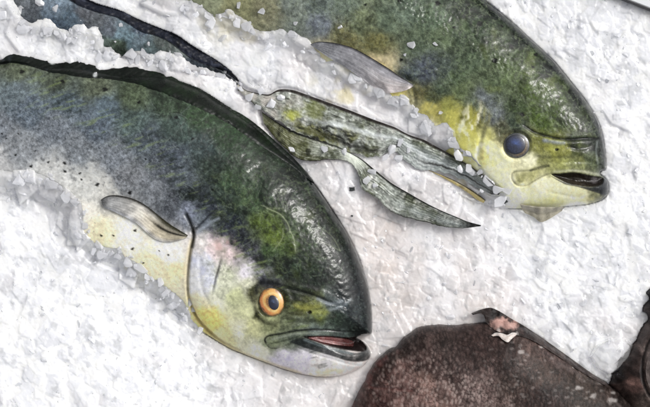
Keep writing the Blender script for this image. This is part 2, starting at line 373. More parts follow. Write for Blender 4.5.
F1_COL = [(-30,75,(88,102,72)),(20,72,(96,108,80)),(60,80,(86,98,76)),(100,88,(100,112,84)),(135,98,(86,104,70)),(175,106,(60,82,56)),(200,118,(60,90,52)),(230,135,(56,84,52)),(255,152,(50,72,48)),
 (-30,100,(96,112,130)),(20,95,(98,116,124)),(35,110,(92,110,128)),(70,105,(84,104,118)),(110,110,(88,110,124)),(100,125,(88,104,122)),(60,130,(112,122,134)),(140,125,(84,108,104)),(150,140,(78,92,104)),(180,130,(72,94,86)),(175,155,(78,90,104)),(205,150,(64,80,80)),
 (0,130,(112,120,130)),(30,148,(136,142,148)),(80,150,(120,128,136)),(120,160,(112,120,130)),(130,180,(126,130,136)),(160,190,(122,128,136)),(185,180,(86,96,106)),(170,175,(92,100,112)),
 (0,160,(176,176,176)),(60,172,(186,186,182)),(90,185,(188,188,182)),(110,195,(186,184,176)),(0,200,(214,212,206)),(80,215,(222,216,202)),(105,232,(222,212,172)),(70,235,(222,214,184)),(130,235,(228,222,205)),(155,262,(226,216,176)),(170,252,(226,222,212)),(178,270,(226,214,166)),(150,290,(224,216,190)),(110,270,(226,220,200)),
 (190,195,(46,56,58)),(175,205,(96,102,112)),(192,210,(120,128,148)),(205,205,(66,74,86)),(205,218,(110,120,132)),(220,212,(56,64,80)),(235,222,(54,62,78)),(225,228,(66,72,86)),(245,238,(60,66,76)),(262,262,(62,66,76)),(268,280,(72,74,84)),(250,252,(90,92,104)),
 (215,170,(56,72,62)),(235,180,(64,88,60)),(225,195,(60,76,66)),(250,200,(72,96,62)),(240,210,(58,74,58)),(265,190,(54,76,52)),(290,170,(34,48,38)),(275,165,(44,62,46)),(285,195,(44,60,46)),
 (262,222,(92,112,44)),(275,235,(98,118,40)),(290,245,(80,104,44)),(270,250,(72,96,52)),(300,225,(60,82,48)),(310,240,(46,66,42)),(300,262,(48,66,46)),(285,268,(52,64,54)),(320,215,(42,54,44)),(330,240,(38,50,42)),(345,260,(40,48,48)),(330,270,(36,50,42)),(350,285,(38,44,50)),(360,290,(46,52,58)),(362,318,(50,58,60)),(348,325,(48,60,54)),(315,278,(40,54,44)),
 (200,245,(206,200,196)),(205,262,(196,198,208)),(212,280,(196,198,210)),(200,285,(214,214,214)),(222,245,(206,186,188)),(235,255,(212,190,190)),(245,268,(206,200,208)),(240,262,(176,166,176)),(262,270,(140,138,150)),(230,275,(206,208,182)),(235,295,(196,200,150)),(218,300,(214,214,190)),(225,290,(190,192,166)),(250,285,(196,196,170)),(250,310,(206,208,158)),(255,325,(200,200,146)),(240,330,(222,220,190)),(212,318,(230,212,110)),(205,310,(228,206,110)),(198,300,(216,208,170)),(225,335,(222,214,150)),(262,350,(222,220,196)),(285,356,(208,202,216)),(300,360,(212,206,218)),(320,366,(230,222,218)),(340,368,(232,222,218)),(355,366,(220,208,204)),(330,360,(210,206,208)),
 (255,290,(96,96,58)),(258,312,(104,106,60)),(270,320,(150,156,110)),(285,322,(120,128,96)),(292,300,(80,86,52)),(295,292,(66,76,56)),(305,306,(120,124,56)),(300,312,(92,96,50)),(318,306,(132,138,70)),(318,316,(84,98,66)),(300,322,(120,130,108)),(325,324,(92,106,96)),(330,300,(98,110,108)),(340,305,(76,86,92)),(345,298,(56,64,66)),(335,318,(60,76,62)),(350,310,(56,66,70)),
 (275,339,(140,150,112)),(283,336,(118,128,104)),(292,334,(96,106,92)),(315,330,(96,108,104)),(340,332,(70,82,78))]
F1_SPOTS = [(25,73,2.6),(108,91,2.8),(142,104,1.8),(66,83,2.2),(179,119,1.8),(228,103,1),(24,135,1),(22,156,1.3),(8,135,1.1),(1,155,1.5),(37,167,1.8),(54,163,1.4),(70,164,1.8),(70,172,1.6),(85,174,1.4),(102,185,2.2),(134,193,2.2),(86,180,1.2),(41,152,1),(12,140,1),(105,235,1.5),(117,235,1.3),(139,230,1.8),(136,248,1.8),(171,254,1.2),(146,262,1.2),(155,227,1),(162,250,.9),(12,190,1.2),(50,190,1),(28,180,1.2),(236,120,1.0),(150,160,1.2),(195,140,1.5),(215,190,1.5)]
def f1_col(x, y, d):
    wx = x+4.5*fbm(x, y, 14, 4, 101, .6); wy = y+4.5*fbm(x, y, 14, 4, 102, .6)
    c = shep(wx, wy, F1_COL); g_ = c.mean(-1, keepdims=True); c = c+(g_-c)*(.22*sst(230, 150, x)*sst(250, 190, y))[..., None]
    dk = np.clip(1-c.mean(1)*2.2, .12, 1)                    # dark skin carries the strong mottling, the pale belly little
    bluez = sst(60, 15, np.abs(y-(120+.38*x)))*sst(235, 150, x)
    c = mahi_mottle(x, y, c, 3, .28+.85*dk, silver=bluez)
    gz = sst(185, 235, x)*sst(150, 190, y)*sst(300, 262, y)*sst(355, 320, x)   # olive head with pale veins
    rg = np.clip(1-np.abs(fbm(x, y, 9, 4, 111, .6))*3.4, 0, 1)**3
    c = mixc(c, (130,150,100), gz*rg*.38)
    c = mixc(c, (104,118,44), gz*sst(.25, .9, fbm(x, y, 16, 3, 113))*.35)
    c = mixc(c, (24,32,28), gz*sst(.2, .9, fbm(x, y, 6, 4, 114, .6))*.55)
    # fine oblique streaks of the upper back
    st = fbm(x*.35+y*.9, y*.35-x*.12, 3.0, 3, 120); bz = sst(28, 12, np.abs(y-(88+.0026*x*x)))*sst(0, 60, x)
    c = mixc(c, (140,160,90), bz*sst(.25, .9, st)*.4); c = mixc(c, (36,54,36), bz*sst(.25, .9, -st)*.45)
    c = scratches(x, y, c, 5, (215,160,345,275), 34, (150,164,140), .34, (8, 26), .4)
    c = scratches(x, y, c, 9, (120,100,240,220), 40, (150,165,160), .3, (8, 22), .45)
    for P_, a_ in [([(268,208),(281,214),(289,224),(291,232)], .75), ([(292,232),(295,240),(296,250)], .6), ([(262,205),(272,208),(284,208)], .35), ([(340,250),(330,245),(318,240)], .4), ([(274,250),(283,238),(284,228)], .5), ([(318,225),(332,236),(340,250)], .35)]:
        dd, t = line_d(x, y, P_); c = mixc(c, (168,176,140), .7*a_*np.exp(-(dd/.6)**2))
    c = spots(x, y, c, F1_SPOTS); wa, wb, wc = worley(x, y, 9, 145); c = mixc(c, (96,98,96), .3*sst(.10, .03, wa)*(wc > .6)*(x > 190)*(y > 235)); c = mixc(c, (60,64,66), .4*sst(.09, .03, wa)*(wc > .8)*(x < 190)*sst(140, 175, y+.2*x))
    r = hsh(np.floor(x/7), np.floor(y/7), 77)
    # gill plate
    dd, t = line_d(x, y, gill1); c = mixc(c, (128,116,74), .75*np.exp(-(dd/1.5)**2)*(.5+.5*vn(x/6, y/6, 5))); 
    dd, t = line_d(x, y, [(194,240),(190,256),(188,276),(188,292),(194,308)]); c = mixc(c, (206,190,134), .5*np.exp(-(dd/2.4)**2))
    dd, t = line_d(x, y, [(224,255),(221,266),(217,280),(214,294)]); c = mixc(c, (70,66,62), .75*np.exp(-(dd/1.0)**2)*np.sin(np.pi*t))
    dd, t = line_d(x, y, [(190,214),(194,224),(196.5,234),(195,246)]); c = mixc(c, (40,42,44), .85*np.exp(-(dd/1.7)**2))
    dd, t = line_d(x, y, [(199,228),(206,221),(214,213),(219,209)]); c = mixc(c, (40,46,58), .75*np.exp(-(dd/1.4)**2))
    dd, t = line_d(x, y, [(200,232),(210,224),(221,218)]); c = mixc(c, (150,160,172), .6*np.exp(-(dd/1.7)**2))
    pk = sst(.1, .8, fbm(x, y, 10, 3, 131))*sst(22, 8, np.hypot(x-228, (y-250)*1.3)); c = mixc(c, (214,170,170), .5*pk)
    lil = sst(0, .7, fbm(x, y, 7, 3, 133))*sst(24, 12, np.hypot((x-206)*1.3, (y-268)*.8)); c = mixc(c, (176,180,204), .6*lil)
    lil = sst(0, .7, fbm(x, y, 9, 3, 134))*sst(20, 8, np.hypot((x-292)*.7, (y-356)*2)); c = mixc(c, (186,180,206), .6*lil)
    # brow ridges and dark strokes round the eye
    for P_, cc, a_, w_ in [([(262,281),(274,280),(286,284),(300,289),(316,294),(334,301)], (20,26,28), .85, 2.2), ([(288,277),(302,282),(318,287)], (28,34,34), .6, 2.6),
        ([(286,292),(298,297),(308,300)], (34,40,30), .7, 1.8), ([(288,316),(300,318),(318,318),(335,314)], (52,60,36), .6, 1.6), ([(256,300),(258,312),(266,320),(276,323)], (44,46,30), .75, 2.0),
        ([(284,315),(292,311),(302,309)], (50,54,26), .6, 2), ([(296,303),(305,306),(318,304)], (170,168,70), .6, 2.2), ([(318,297),(330,302),(342,299)], (150,160,170), .55, 2.0), ([(330,308),(342,304),(350,298)], (160,170,176), .5, 1.5),
        ([(314,311),(320,316),(326,310)], (150,160,60), .55, 2.5), ([(257,292),(259,284),(266,279)], (34,36,52), .8, 2.2)]:
        dd, t = line_d(x, y, P_); c = mixc(c, cc, a_*np.exp(-(dd/w_)**2)*(.55+.45*vn(x/3, y/3, 9)))
    r = np.hypot((x-310)/2.4, (y-310)/1.5); c = mixc(c, (22,20,14), sst(1.1, .6, r)*.95)
    # jaws
    ij = inside(x, y, F1_JAW); dj, _, _, _ = near(x, y, F1_JAW, True)
    c = mixc(c, (48,56,58), np.where(ij, .95*sst(0, 1.6, dj), 0)*(.75+.25*vn(x/3, y/3, 4)))
    dd, t = line_d(x, y, [(305,337.5),(318,342.2),(333,347),(352,351.5)]); c = mixc(c, (122,136,140), .55*np.exp(-(dd/1.1)**2))
    dd, t = line_d(x, y, f1_line_up); c = mixc(c, (26,30,28), .9*np.exp(-(dd/.9)**2)*sst(1.05, .8, t))
    dd, t = line_d(x, y, f1_maxil); c = mixc(c, (70,72,54), .6*np.exp(-(dd/.7)**2)*(.3+.9*vn(x/5, y/5, 9)))
    dd, t = line_d(x, y, [(272,341),(280,339.5),(290,336.5),(300,333.5)]); c = mixc(c, (60,68,50), .6*np.exp(-(dd/.8)**2))
    c = mixc(c, (226,214,150), sst(.1, .9, fbm(x, y, 8, 3, 141))*sst(366, 372, y+.08*(x-300))*.5*(x < 345))
    dd, t = line_d(x, y, [(273,337),(284,334),(298,331),(318,330.5),(345,332.6)]); c = mixc(c, (160,168,150), .55*np.exp(-(dd/1.2)**2)*sst(1, .5, t))
    im = inside(x, y, F1_MOUTH); dm, _, _, _ = near(x, y, F1_MOUTH, True)
    fl = sst(0, 1, dm)*im
    c = mixc(c, (40,22,22), .95*fl); c = mixc(c, (120,66,66), .8*fl*sst(9, 4, np.hypot((x-322)*.5, y-336.5)))
    dd, t = line_d(x, y, [(283,368),(301,373.5),(320,376),(340,374.5),(360,368)]); c = mixc(c, (186,168,152), .4*np.exp(-(dd/2)**2))
    # warm edge along the throat
    dd, t = line_d(x, y, [(198,318),(212,333),(231,347),(263,360),(300,372)]); c = mixc(c, (196,176,116), .6*np.exp(-(dd/2.0)**2))
    # dark rim of the forehead
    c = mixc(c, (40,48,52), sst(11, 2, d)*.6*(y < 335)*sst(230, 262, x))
    return c
r1 = empty('mahi_mahi', 180, 200, 0)
tag(r1, 'largest green and blue dorado fish with gold eye and open mouth, on crushed ice', 'fish', 'dorado fish laid out on the ice')
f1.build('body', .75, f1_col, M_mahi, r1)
# dorsal fin folded along the back
dtop = [(-60,64),(-20,62),(2,60),(8,55),(14,53),(22,54),(32,56.3),(41,59),(50,60.5),(60,60.5),(71,59.4),(84,62),(95,65),(101,68),(108,69.5),(114,68),(121,67.8),(128,65.5),(138,67),(147,70),(158,72),(165,74.5),(167,76.5),(172,75.8),(180,79.4),(190,83),(201,87),(213,94),(223,101),(233,107.5),(242,114),(252,121),(262,129),(278,143.5),(292,156.5),(303,168),(313,180)]
dbot = [(-60,72),(-20,70),(0,65),(12,65),(26,67),(40,71),(52,75),(65,77.5),(76,79.5),(90,81),(104,81),(112,82),(121,84),(130,86),(140,88),(150,92),(162,96),(172,100),(182,104),(190,108),(203,113.5),(216,119.5),(230,127.5),(242,135.6),(252,142),(262,149),(272,155),(282,161),(290,166),(298,172),(303,176),(309,181),(314,184)]
def dfz(x, y, u, v):
    b = f1.z(x.ravel(), y.ravel()).reshape(x.shape)
    b = np.maximum(b, 19.5+6*np.sqrt(np.clip(v*1.4, 0, 1)))
    rag = .5*fbm(x, y, 7, 3, 200)
    return b+1.0+1.0*np.sin(np.pi*np.clip(v, 0, 1))**.7*(1-.5*u)+.10*np.sin((x*.55+y*.9)*1.35+2*fbm(x, y, 12, 2, 201))+rag*.6-1.9*sst(.7, 1, v)
def dfc(x, y, u, v):
    n = fbm(x, y, 12, 4, 210); c = np.zeros(x.shape+(3,))+lin((26,36,29))
    c = mixc(c, (40,66,36), sst(-.3, .8, n)*.9*sst(90, 130, x)); c = mixc(c, (70,76,84), sst(.2, .9, fbm(x, y, 8, 3, 212))*.6*sst(110, 80, x))
    st = .5+.5*np.sin((x*.35+y*1.1)*1.5+3*n); c = mixc(c, (60,78,58), st*.14)
    c = mixc(c, (12,14,14), sst(.4, .9, fbm(x, y, 5, 3, 215))*.7); w = sst(3.2, 1.2, np.hypot((x-54)*.7, y-63)) + sst(3, 1, np.hypot(x-97, (y-76)*.8)); c = mixc(c, (180,184,184), w*.8)
    return mixc(c, (50,52,58), sst(.75, 1, u)*.5)
ribbon('dorsal_fin', dtop, dbot, dfz, dfc, M_dark, r1, 420, 26, 1.2)
# pectoral fin
def pfz(x, y, u, v):
    b = f1.z(x.ravel(), y.ravel()).reshape(x.shape)
    lift = 1.2+2.4*np.sin(np.pi*u)**.8*(1-v)+1.2*(1-u)
    return b+lift+.06*np.sin(v*46+u*3)*sst(0, .15, u)*sst(1, .8, u)+.35*fbm(x, y, 9, 3, 222)+1.1*np.exp(-(v/.1)**2)
def pfc(x, y, u, v):
    n = fbm(x*.4+y*.8, y*.5-x*.4, 5, 3, 220); c = np.zeros(x.shape+(3,))+lin((190,186,178))
    c = mixc(c, (200,186,150), sst(.3, .75, u)*sst(.1, .45, v)*.7); c = mixc(c, (142,146,152), sst(.5, .1, u)*.65); c = mixc(c, (150,154,164), sst(.75, 1, v)*.6)
    c = c*np.exp(.3*n+.07*np.sin(v*95+u*6+2*n))[..., None]
    c = mixc(c, (58,54,44), .9*sst(.16, .02, v)); c = mixc(c, (76,72,20), .85*sst(.5, .75, u)*sst(.42, .1, v)); c = mixc(c, (24,24,16), .9*sst(.5, .7, u)*np.exp(-((v-.42)/.09)**2))
    return mixc(c, (70,72,74), .7*sst(.14, .0, u))
ribbon('pectoral_fin', [(105.5,200),(112,196.2),(120,195.3),(130,196.8),(139,199.4),(148,204),(157,210.5),(166,218),(174,224),(182,229),(191,234.5)],
       [(106.5,203),(109,207.5),(116,210.5),(127,215.6),(135,219.5),(142,224),(149,230.5),(156,236.5),(163,240),(172,241.5),(181,240),(189,237.5)], pfz, pfc, M_fin, r1, 150, 44, .5)
# eye
def eye1(r, a):
    c = np.zeros(r.shape+(3,))+lin((216,166,92)); c = mixc(c, (214,126,84), sst(-.1, .9, np.cos(a-3.0))*sst(.45, .8, r)*.8)
    c = mixc(c, (232,208,140), np.exp(-((r-.60+.05*np.sin(a*3))/.08)**2)*.8); c = mixc(c, (80,60,42), sst(.80, .96, r+.10*fbm(3*np.cos(a), 3*np.sin(a), 1.2, 3, 5))*.9); c = mixc(c, (60,50,50), sst(.52, .40, r)*.8)
    c = mixc(c, (196,130,60), sst(.2, .8, vn(a*5, r*6, 3))*.35); return c
def pup1(r, a):
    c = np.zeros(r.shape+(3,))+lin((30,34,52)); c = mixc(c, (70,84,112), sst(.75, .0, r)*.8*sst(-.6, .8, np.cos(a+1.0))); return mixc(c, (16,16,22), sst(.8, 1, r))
ez = float(f1.z(272.6, 299.6)[0])
e1 = dome('eye', 272.8, 299.6, 12.3, 14.6, -.30, ez-.2, 3.4, eye1, M_eye, r1)
e1p = dome('pupil', 274.6, 300.4, 5.4, 7.6, -.30, ez+2.6, 1.2, pup1, M_eye, e1); e1p.parent = None; e1p.parent = e1
# tongue and inner mouth, lying in the opening
def tz(x, y, u, v): return f1.z(x.ravel(), y.ravel()).reshape(x.shape)+1.0+1.6*np.sin(np.pi*v)*sst(1, .8, u)+.3*fbm(x, y, 3, 2, 230)
def tc_(x, y, u, v): return mixc(mixc(np.zeros(x.shape+(3,))+lin((150,84,82)), (170,130,124), sst(0, .8, fbm(x, y, 6, 3, 231))*.7), (92,30,28), sst(.55, .85, u)*.85)
ribbon('tongue', [(309,334.8),(320,334.4),(335,335.5),(347,337.6),(354,341)], [(309,335.8),(318,338.4),(332,342),(345,344.2),(353,345)], tz, tc_, M_flesh, r1, 60, 14, 1.0)

# ================================================================== FISH TWO: upper right
F2_OUT = [(130,-60),(200,-62),(300,-60),(400,-48),(450,-25),(486,1),(511,21),(532,40.5),(553,60),(564,73),(576,88),(584,98),(592,110),(598,121),(602,133),(604.5,147),(605.5,158),(605.5,169),
 (601,171.5),(600,174),(604,177),(607.8,182),(608.6,190),(606,196.5),(600,201),(588,204.5),(574,206),(550,208),(525,209),(500,208),(470,200),(430,176),(390,150),(340,122),(290,98),(230,70),(170,45),(110,20)]
F2_MOUTH = curve([(547,174.4),(557,173.4),(568,172.4),(577,173.2),(588,175.5),(597,176.5),(602,178.5),(599,185),(588,187.5),(575,186),(562,183)], 5, True)
F2_JAW = curve([(546,175.5),(562,181.5),(575,184.5),(588,186.5),(598,184),(601,178),(608,179),(610,190),(604,196),(592,193),(575,188),(560,184.5)], 5, True)
f2_crease = [(521,127),(531,133.4),(546,138),(563.5,140.5),(580.7,139.5),(603,139.5)]
f2_max = [(548,173.6),(540,176.5),(532,181),(524,185.5),(516,186),(510,181),(509,175.5),(512,172.3),(522,171.4),(534,170),(545,167)]
def f2_relief(x, y, d):
    z = .45*fbm(x, y, 14, 3, 305)+.16*fbm(x, y, 3.0, 3, 306)+.12*(1-np.abs(fbm(x, y, 9, 3, 307)))
    r = np.hypot((x-513.5)/15.5, (y-146.3)/15); z = z-2.0*sst(1.0, .8, r)+.5*np.exp(-((r-1.14)/.16)**2)
    for P_, a_, w_ in [(f2_crease, -1.9, 1.5), ([(530,137),(546,142),(563,144.5),(580,144)], 1.2, 2.2), (f2_max, -.8, .9), ([(530,150),(548,154),(568,152),(590,156)], .8, 3), ([(532,160),(550,163),(575,162),(600,164)], -.7, 1.6),
                       ([(545,192),(565,196),(585,198)], -.6, 1.5), ([(484,120),(478,140),(476,160),(484,185)], -1.2, 2.2), ([(560,146),(575,150),(590,146)], -.7, 1.8), ([(592,140),(594,150),(592,166)], -.8, 1.6)]:
        dd, t = line_d(x, y, P_); z = z+a_*np.exp(-(dd/w_)**2)*np.sin(np.pi*np.clip(t, .03, .97))**.5
    im = inside(x, y, F2_MOUTH); dm, _, _, _ = near(x, y, F2_MOUTH, True); z = z-np.where(im, 1.1*np.minimum(dm, 5)*sst(0, 1, dm)+1.8*sst(0, 1, dm), 0)
    ij = inside(x, y, F2_JAW); dj, _, _, _ = near(x, y, F2_JAW, True); z = z+np.where(ij & (x < 596), .5*sst(0, 3, dj), 0)
    z = wrinkles(x, y, z, [[(385,-2),(408,6),(428,18),(446,34)], [(400,8),(420,22)], [(470,50),(484,58),(500,66)], [(478,104),(486,110),(494,116)], [(410,70),(424,74),(440,72)], [(596,128),(600,146),(600,162)], [(538,140),(552,143)], [(575,180),(592,184)], [(296,14),(330,20),(350,32)]], .62, 6)
    r = np.hypot((x-553)/2.2, (y-150.5)/1.5); z = z-1.4*sst(1.1, .5, r)
    for P_, a_, w_ in [([(405,80),(415,86),(428,84),(442,74)], -1.4, 2), ([(402,74),(416,78),(432,72)], 1.2, 2.5), ([(410,88),(414,100),(412,110)], -1.5, 2)]:
        dd, t = line_d(x, y, P_); z = z+a_*np.exp(-(dd/w_)**2)
    return z
f2 = Body(F2_OUT, lambda x, y: 36-5*sst(480, 605, x), lambda x, y: np.interp(x, [130, 450, 540, 606], [100, 92, 62, 34]), relief=f2_relief,
          tilt=lambda x, y: 20*sst(10, 140, y-.35*(x-400))*sst(520, 400, x)+sag(COVER_B, .45, 26)(x, y))
F2_COL = [(300,-20,(70,84,70)),(400,-25,(60,74,58)),(460,10,(58,72,56)),(490,14,(44,54,48)),(520,40,(46,56,50)),(550,70,(46,54,52)),(575,100,(48,56,52)),(595,128,(60,66,66)),
 (210,2,(150,156,128)),(240,5,(150,150,112)),(270,10,(140,138,110)),(290,5,(124,134,128)),(300,18,(128,138,130)),(320,8,(104,116,112)),(320,25,(116,124,138)),(345,12,(104,118,104)),(360,25,(112,122,90)),(345,40,(126,124,82)),(375,45,(118,116,70)),(385,25,(100,116,98)),(405,15,(96,112,98)),(430,20,(92,110,90)),(440,40,(96,112,84)),(415,45,(98,114,92)),(460,35,(80,98,74)),(470,60,(92,110,84)),(480,30,(62,80,56)),(500,45,(72,86,64)),(505,75,(96,114,74)),(490,85,(88,104,74)),(520,60,(68,86,48)),(530,90,(84,104,46)),(545,105,(80,102,40)),(555,85,(68,84,44)),(540,120,(84,106,40)),(565,120,(70,90,38)),(580,125,(64,76,50)),(515,110,(76,94,58)),(510,125,(70,84,72)),
 (410,78,(84,96,104)),(425,72,(92,100,118)),(440,72,(82,94,88)),(455,78,(92,110,80)),(415,95,(126,120,72)),(430,100,(96,102,66)),(440,90,(88,104,80)),(460,95,(110,126,86)),(480,102,(110,118,124)),(490,115,(110,118,124)),(495,120,(104,110,118)),(470,105,(106,118,98)),
 (445,108,(160,160,70)),(452,120,(196,190,84)),(465,115,(150,148,66)),(466,130,(206,202,110)),(475,122,(130,126,60)),(475,145,(222,218,140)),(488,135,(176,174,116)),(490,155,(228,222,170)),(500,140,(120,118,86)),(497,128,(100,100,76)),(485,170,(224,220,190)),(500,165,(222,216,176)),(505,180,(222,218,190)),(430,112,(190,180,90)),
 (395,95,(222,206,120)),(370,85,(216,206,176)),(345,80,(222,208,140)),(330,60,(216,206,170)),(400,110,(222,216,190)),(380,70,(206,190,150)),(420,125,(222,216,196)),
 (525,165,(206,204,176)),(540,160,(140,142,84)),(535,148,(124,126,56)),(545,152,(150,152,64)),(560,150,(140,142,64)),(575,150,(96,106,62)),(560,160,(150,154,86)),(575,164,(128,134,84)),(590,160,(90,100,72)),(598,150,(62,72,64)),(590,146,(60,68,62)),(570,143,(78,86,70)),(602,165,(80,88,76)),(530,176,(170,168,112)),(518,180,(166,164,110)),
 (560,188,(216,214,176)),(540,188,(222,218,186)),(575,195,(222,216,170)),(595,197,(150,150,112)),(602,192,(90,94,82)),(550,200,(230,220,160)),(530,202,(232,224,166)),(515,195,(238,232,200)),(575,203,(238,234,212)),(500,200,(238,236,222)),(497,178,(230,224,172)),(520,188,(226,220,172)),(485,160,(228,218,130))]
def f2_col(x, y, d):
    wx = x+4.5*fbm(x, y, 14, 4, 401, .6); wy = y+4.5*fbm(x, y, 14, 4, 402, .6)
    c = shep(wx, wy, F2_COL)*np.array([1.05, 1.05, .97]); dk = np.clip(1-c.mean(1)*2.2, .12, 1)
    c = mahi_mottle(x, y, c, 303, .28+.75*dk, silver=sst(40, 15, np.hypot((x-425)*.6, y-72))*.5+sst(26, 10, np.hypot(x-484, y-108))*.9+sst(50, 20, np.hypot((x-320)*.7, y-15))*.6)
    gz = (y < 138)*dk; rg = np.clip(1-np.abs(fbm(x, y, 7, 4, 411, .6))*3.0, 0, 1)**3
    c = mixc(c, (150,166,126), gz*rg*.45); c = mixc(c, (28,36,30), gz*sst(.15, .9, fbm(x, y, 7, 4, 414, .6))*.6); c = mixc(c, (128,140,50), gz*sst(.3, .9, fbm(x, y, 15, 3, 413))*.4*sst(440, 500, x))
    c = scratches(x, y, c, 15, (380,10,580,130), 30, (170,186,160), .35, (5, 16), .45)
    c = spots(x, y, c, [(436,6,3),(478,26,3.2),(509,49,2.6),(534,56,2.4),(530,69,1.8),(488,14,1.8),(452,30,1.6),(492,63,3),(519,116,2.6),(555,98,1.6),(567,93,2),(400,62,2),(398,4,1.8),(365,8,1.6),(470,12,1.4),(545,78,1.6),(500,28,1.5)])
    ys = sst(-.1, .8, fbm(x*1.6, y*.5, 10, 3, 421))*sst(30, 12, np.hypot(x-468, (y-132)*.8)); c = mixc(c, (206,200,70), ys*.6); ys = sst(.1, .7, fbm(x, y*.5, 6, 4, 427, .6))*sst(34, 12, np.hypot(x-474, (y-140)*.7)); c = mixc(c, (240,236,210), ys*.7)
    ys = sst(.1, .8, fbm(x, y, 12, 3, 423))*sst(40, 15, np.hypot((x-365)*.6, y-74)); c = mixc(c, (228,212,90), ys*.6)
    ys = sst(.0, .8, fbm(x*.6, y*1.8, 10, 3, 425))*sst(30, 12, np.hypot((x-550)*.6, (y-156)*1.6)); c = mixc(c, (150,150,60), ys*.35)
    for P_, cc, a_, w_ in [(f2_crease, (18,22,24), .92, 1.5), ([(540,141.5),(552,143.5),(560,144)], (150,160,180), .7, 1.8), (f2_max, (84,86,62), .5, .8), ([(532,157),(550,158),(570,157)], (60,64,34), .5, 1.6), ([(503,134),(510,131.5),(521,134),(527,142)], (66,66,50), .7, 1.6),  # pale blue stroke below the crease: a highlight painted into the skin colour
        ([(566,146),(576,150),(590,150),(596,156)], (36,42,44), .7, 2.2), ([(545,166),(535,168),(527,171)], (60,60,50), .7, 1.2), ([(551,172.4),(568,171),(580,172),(597,174.6)], (190,190,170), .5, 1.3), ([(594,120),(599,130),(602,145)], (90,96,104), .5, 2.5),
        ([(487,118),(480,138),(480,158)], (120,116,70), .4, 2.2), ([(595,142),(593,152),(595,164)], (170,180,180), .35, 1.2), ([(545,200),(565,201),(590,199)], (226,214,120), .4, 2)]:
        dd, t = line_d(x, y, P_); c = mixc(c, cc, a_*np.exp(-(dd/w_)**2)*(.6+.4*vn(x/3, y/3, 19)))
    r = np.hypot((x-553)/2.2, (y-150.5)/1.5); c = mixc(c, (20,20,16), sst(1.1, .6, r)*.9)
    ij = inside(x, y, F2_JAW); dj, _, _, _ = near(x, y, F2_JAW, True); c = mixc(c, (60,64,74), np.where(ij, .85*sst(0, 1.4, dj), 0))
    im = inside(x, y, F2_MOUTH); dm, _, _, _ = near(x, y, F2_MOUTH, True); c = mixc(c, (42,26,28), .93*im*sst(0, 1, dm)); c = mixc(c, (150,146,150), im*.35*sst(5, 2, np.hypot(x-592, y-180)))
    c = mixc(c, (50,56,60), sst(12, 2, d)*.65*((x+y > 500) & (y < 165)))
    return c
r2 = empty('mahi_mahi', 400, 70, 0)
tag(r2, 'green dorado fish at upper right with dark blue eye and yellow cheek', 'fish', 'dorado fish laid out on the ice')
f2.build('body', .8, f2_col, M_mahi, r2)
def eye2(r, a):
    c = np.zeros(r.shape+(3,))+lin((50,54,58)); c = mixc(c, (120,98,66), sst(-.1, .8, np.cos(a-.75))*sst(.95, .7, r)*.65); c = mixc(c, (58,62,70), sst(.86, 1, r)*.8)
    return mixc(c, (120,120,110), sst(.2, .9, vn(a*4, r*7, 8))*.35)
def pup2(r, a):
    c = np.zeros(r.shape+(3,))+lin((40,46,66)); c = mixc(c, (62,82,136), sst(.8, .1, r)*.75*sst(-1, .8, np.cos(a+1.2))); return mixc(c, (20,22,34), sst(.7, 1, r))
ez = float(f2.z(513.5, 146.3)[0])
e2 = dome('eye', 513.5, 146.3, 13.2, 12.8, 0, ez-.2, 2.6, eye2, M_eye, r2)
dome('pupil', 512.3, 145.6, 10.2, 10.0, 0, ez+1.5, 1.6, pup2, M_eye, e2)
def pz2(x, y, u, v):
    b = f2.z(x.ravel(), y.ravel()).reshape(x.shape); return np.maximum(b, 33-6*u)+3.5+2.2*np.sin(np.pi*u)*(1-v)+.08*np.sin(v*40+u*2)+.35*fbm(x, y, 9, 3, 322)+1.0*np.exp(-(v/.1)**2)
def pc2(x, y, u, v):
    n = fbm(x*.5+y*.6, y*.6-x*.4, 6, 3, 320); c = np.zeros(x.shape+(3,))+lin((166,164,170)); c = mixc(c, (200,188,184), sst(.4, .9, u)*sst(.2, .6, v)*.8); c = mixc(c, (134,138,144), sst(.5, .1, u)*.6)
    c = mixc(c, (198,198,200), np.exp(-((v-.55)/.05)**2)*.45*sst(.2, .5, u)); c = c*np.exp(.25*n+.07*np.sin(v*85+u*5+2*n))[..., None]
    return mixc(c, (58,50,50), .9*sst(.12, .0, v))
ribbon('pectoral_fin', [(310.5,46.5),(318,44.2),(330,44.8),(343,47.5),(353,50.8),(365,57),(377,64),(389,71.5),(400,79),(412,86)], [(311.5,47.6),(318,52),(328,59),(338,64.5),(348,71),(359,78),(370,86),(380,93),(392,94),(404,92),(412,88)], pz2, pc2, M_fin, r2, 130, 40, .5)
# the small pelvic fin showing under the throat
def vz(x, y, u, v): return 20.5+1.5*np.sin(np.pi*v)+.2*np.sin(u*30)+.4*fbm(x, y, 10, 2, 330)+9*sst(.6, 0, v)
def vc(x, y, u, v): return (np.zeros(x.shape+(3,))+lin((168,162,142)))*np.exp(.22*fbm(x, y, 7, 4, 331)+.08*np.sin(u*30))[..., None]
ribbon('pelvic_fin', [(518,204),(532,206),(546,207),(563,207)], [(524,213),(533,217),(542,222),(561,211)], vz, vc, M_fin, r2, 60, 24, .5)

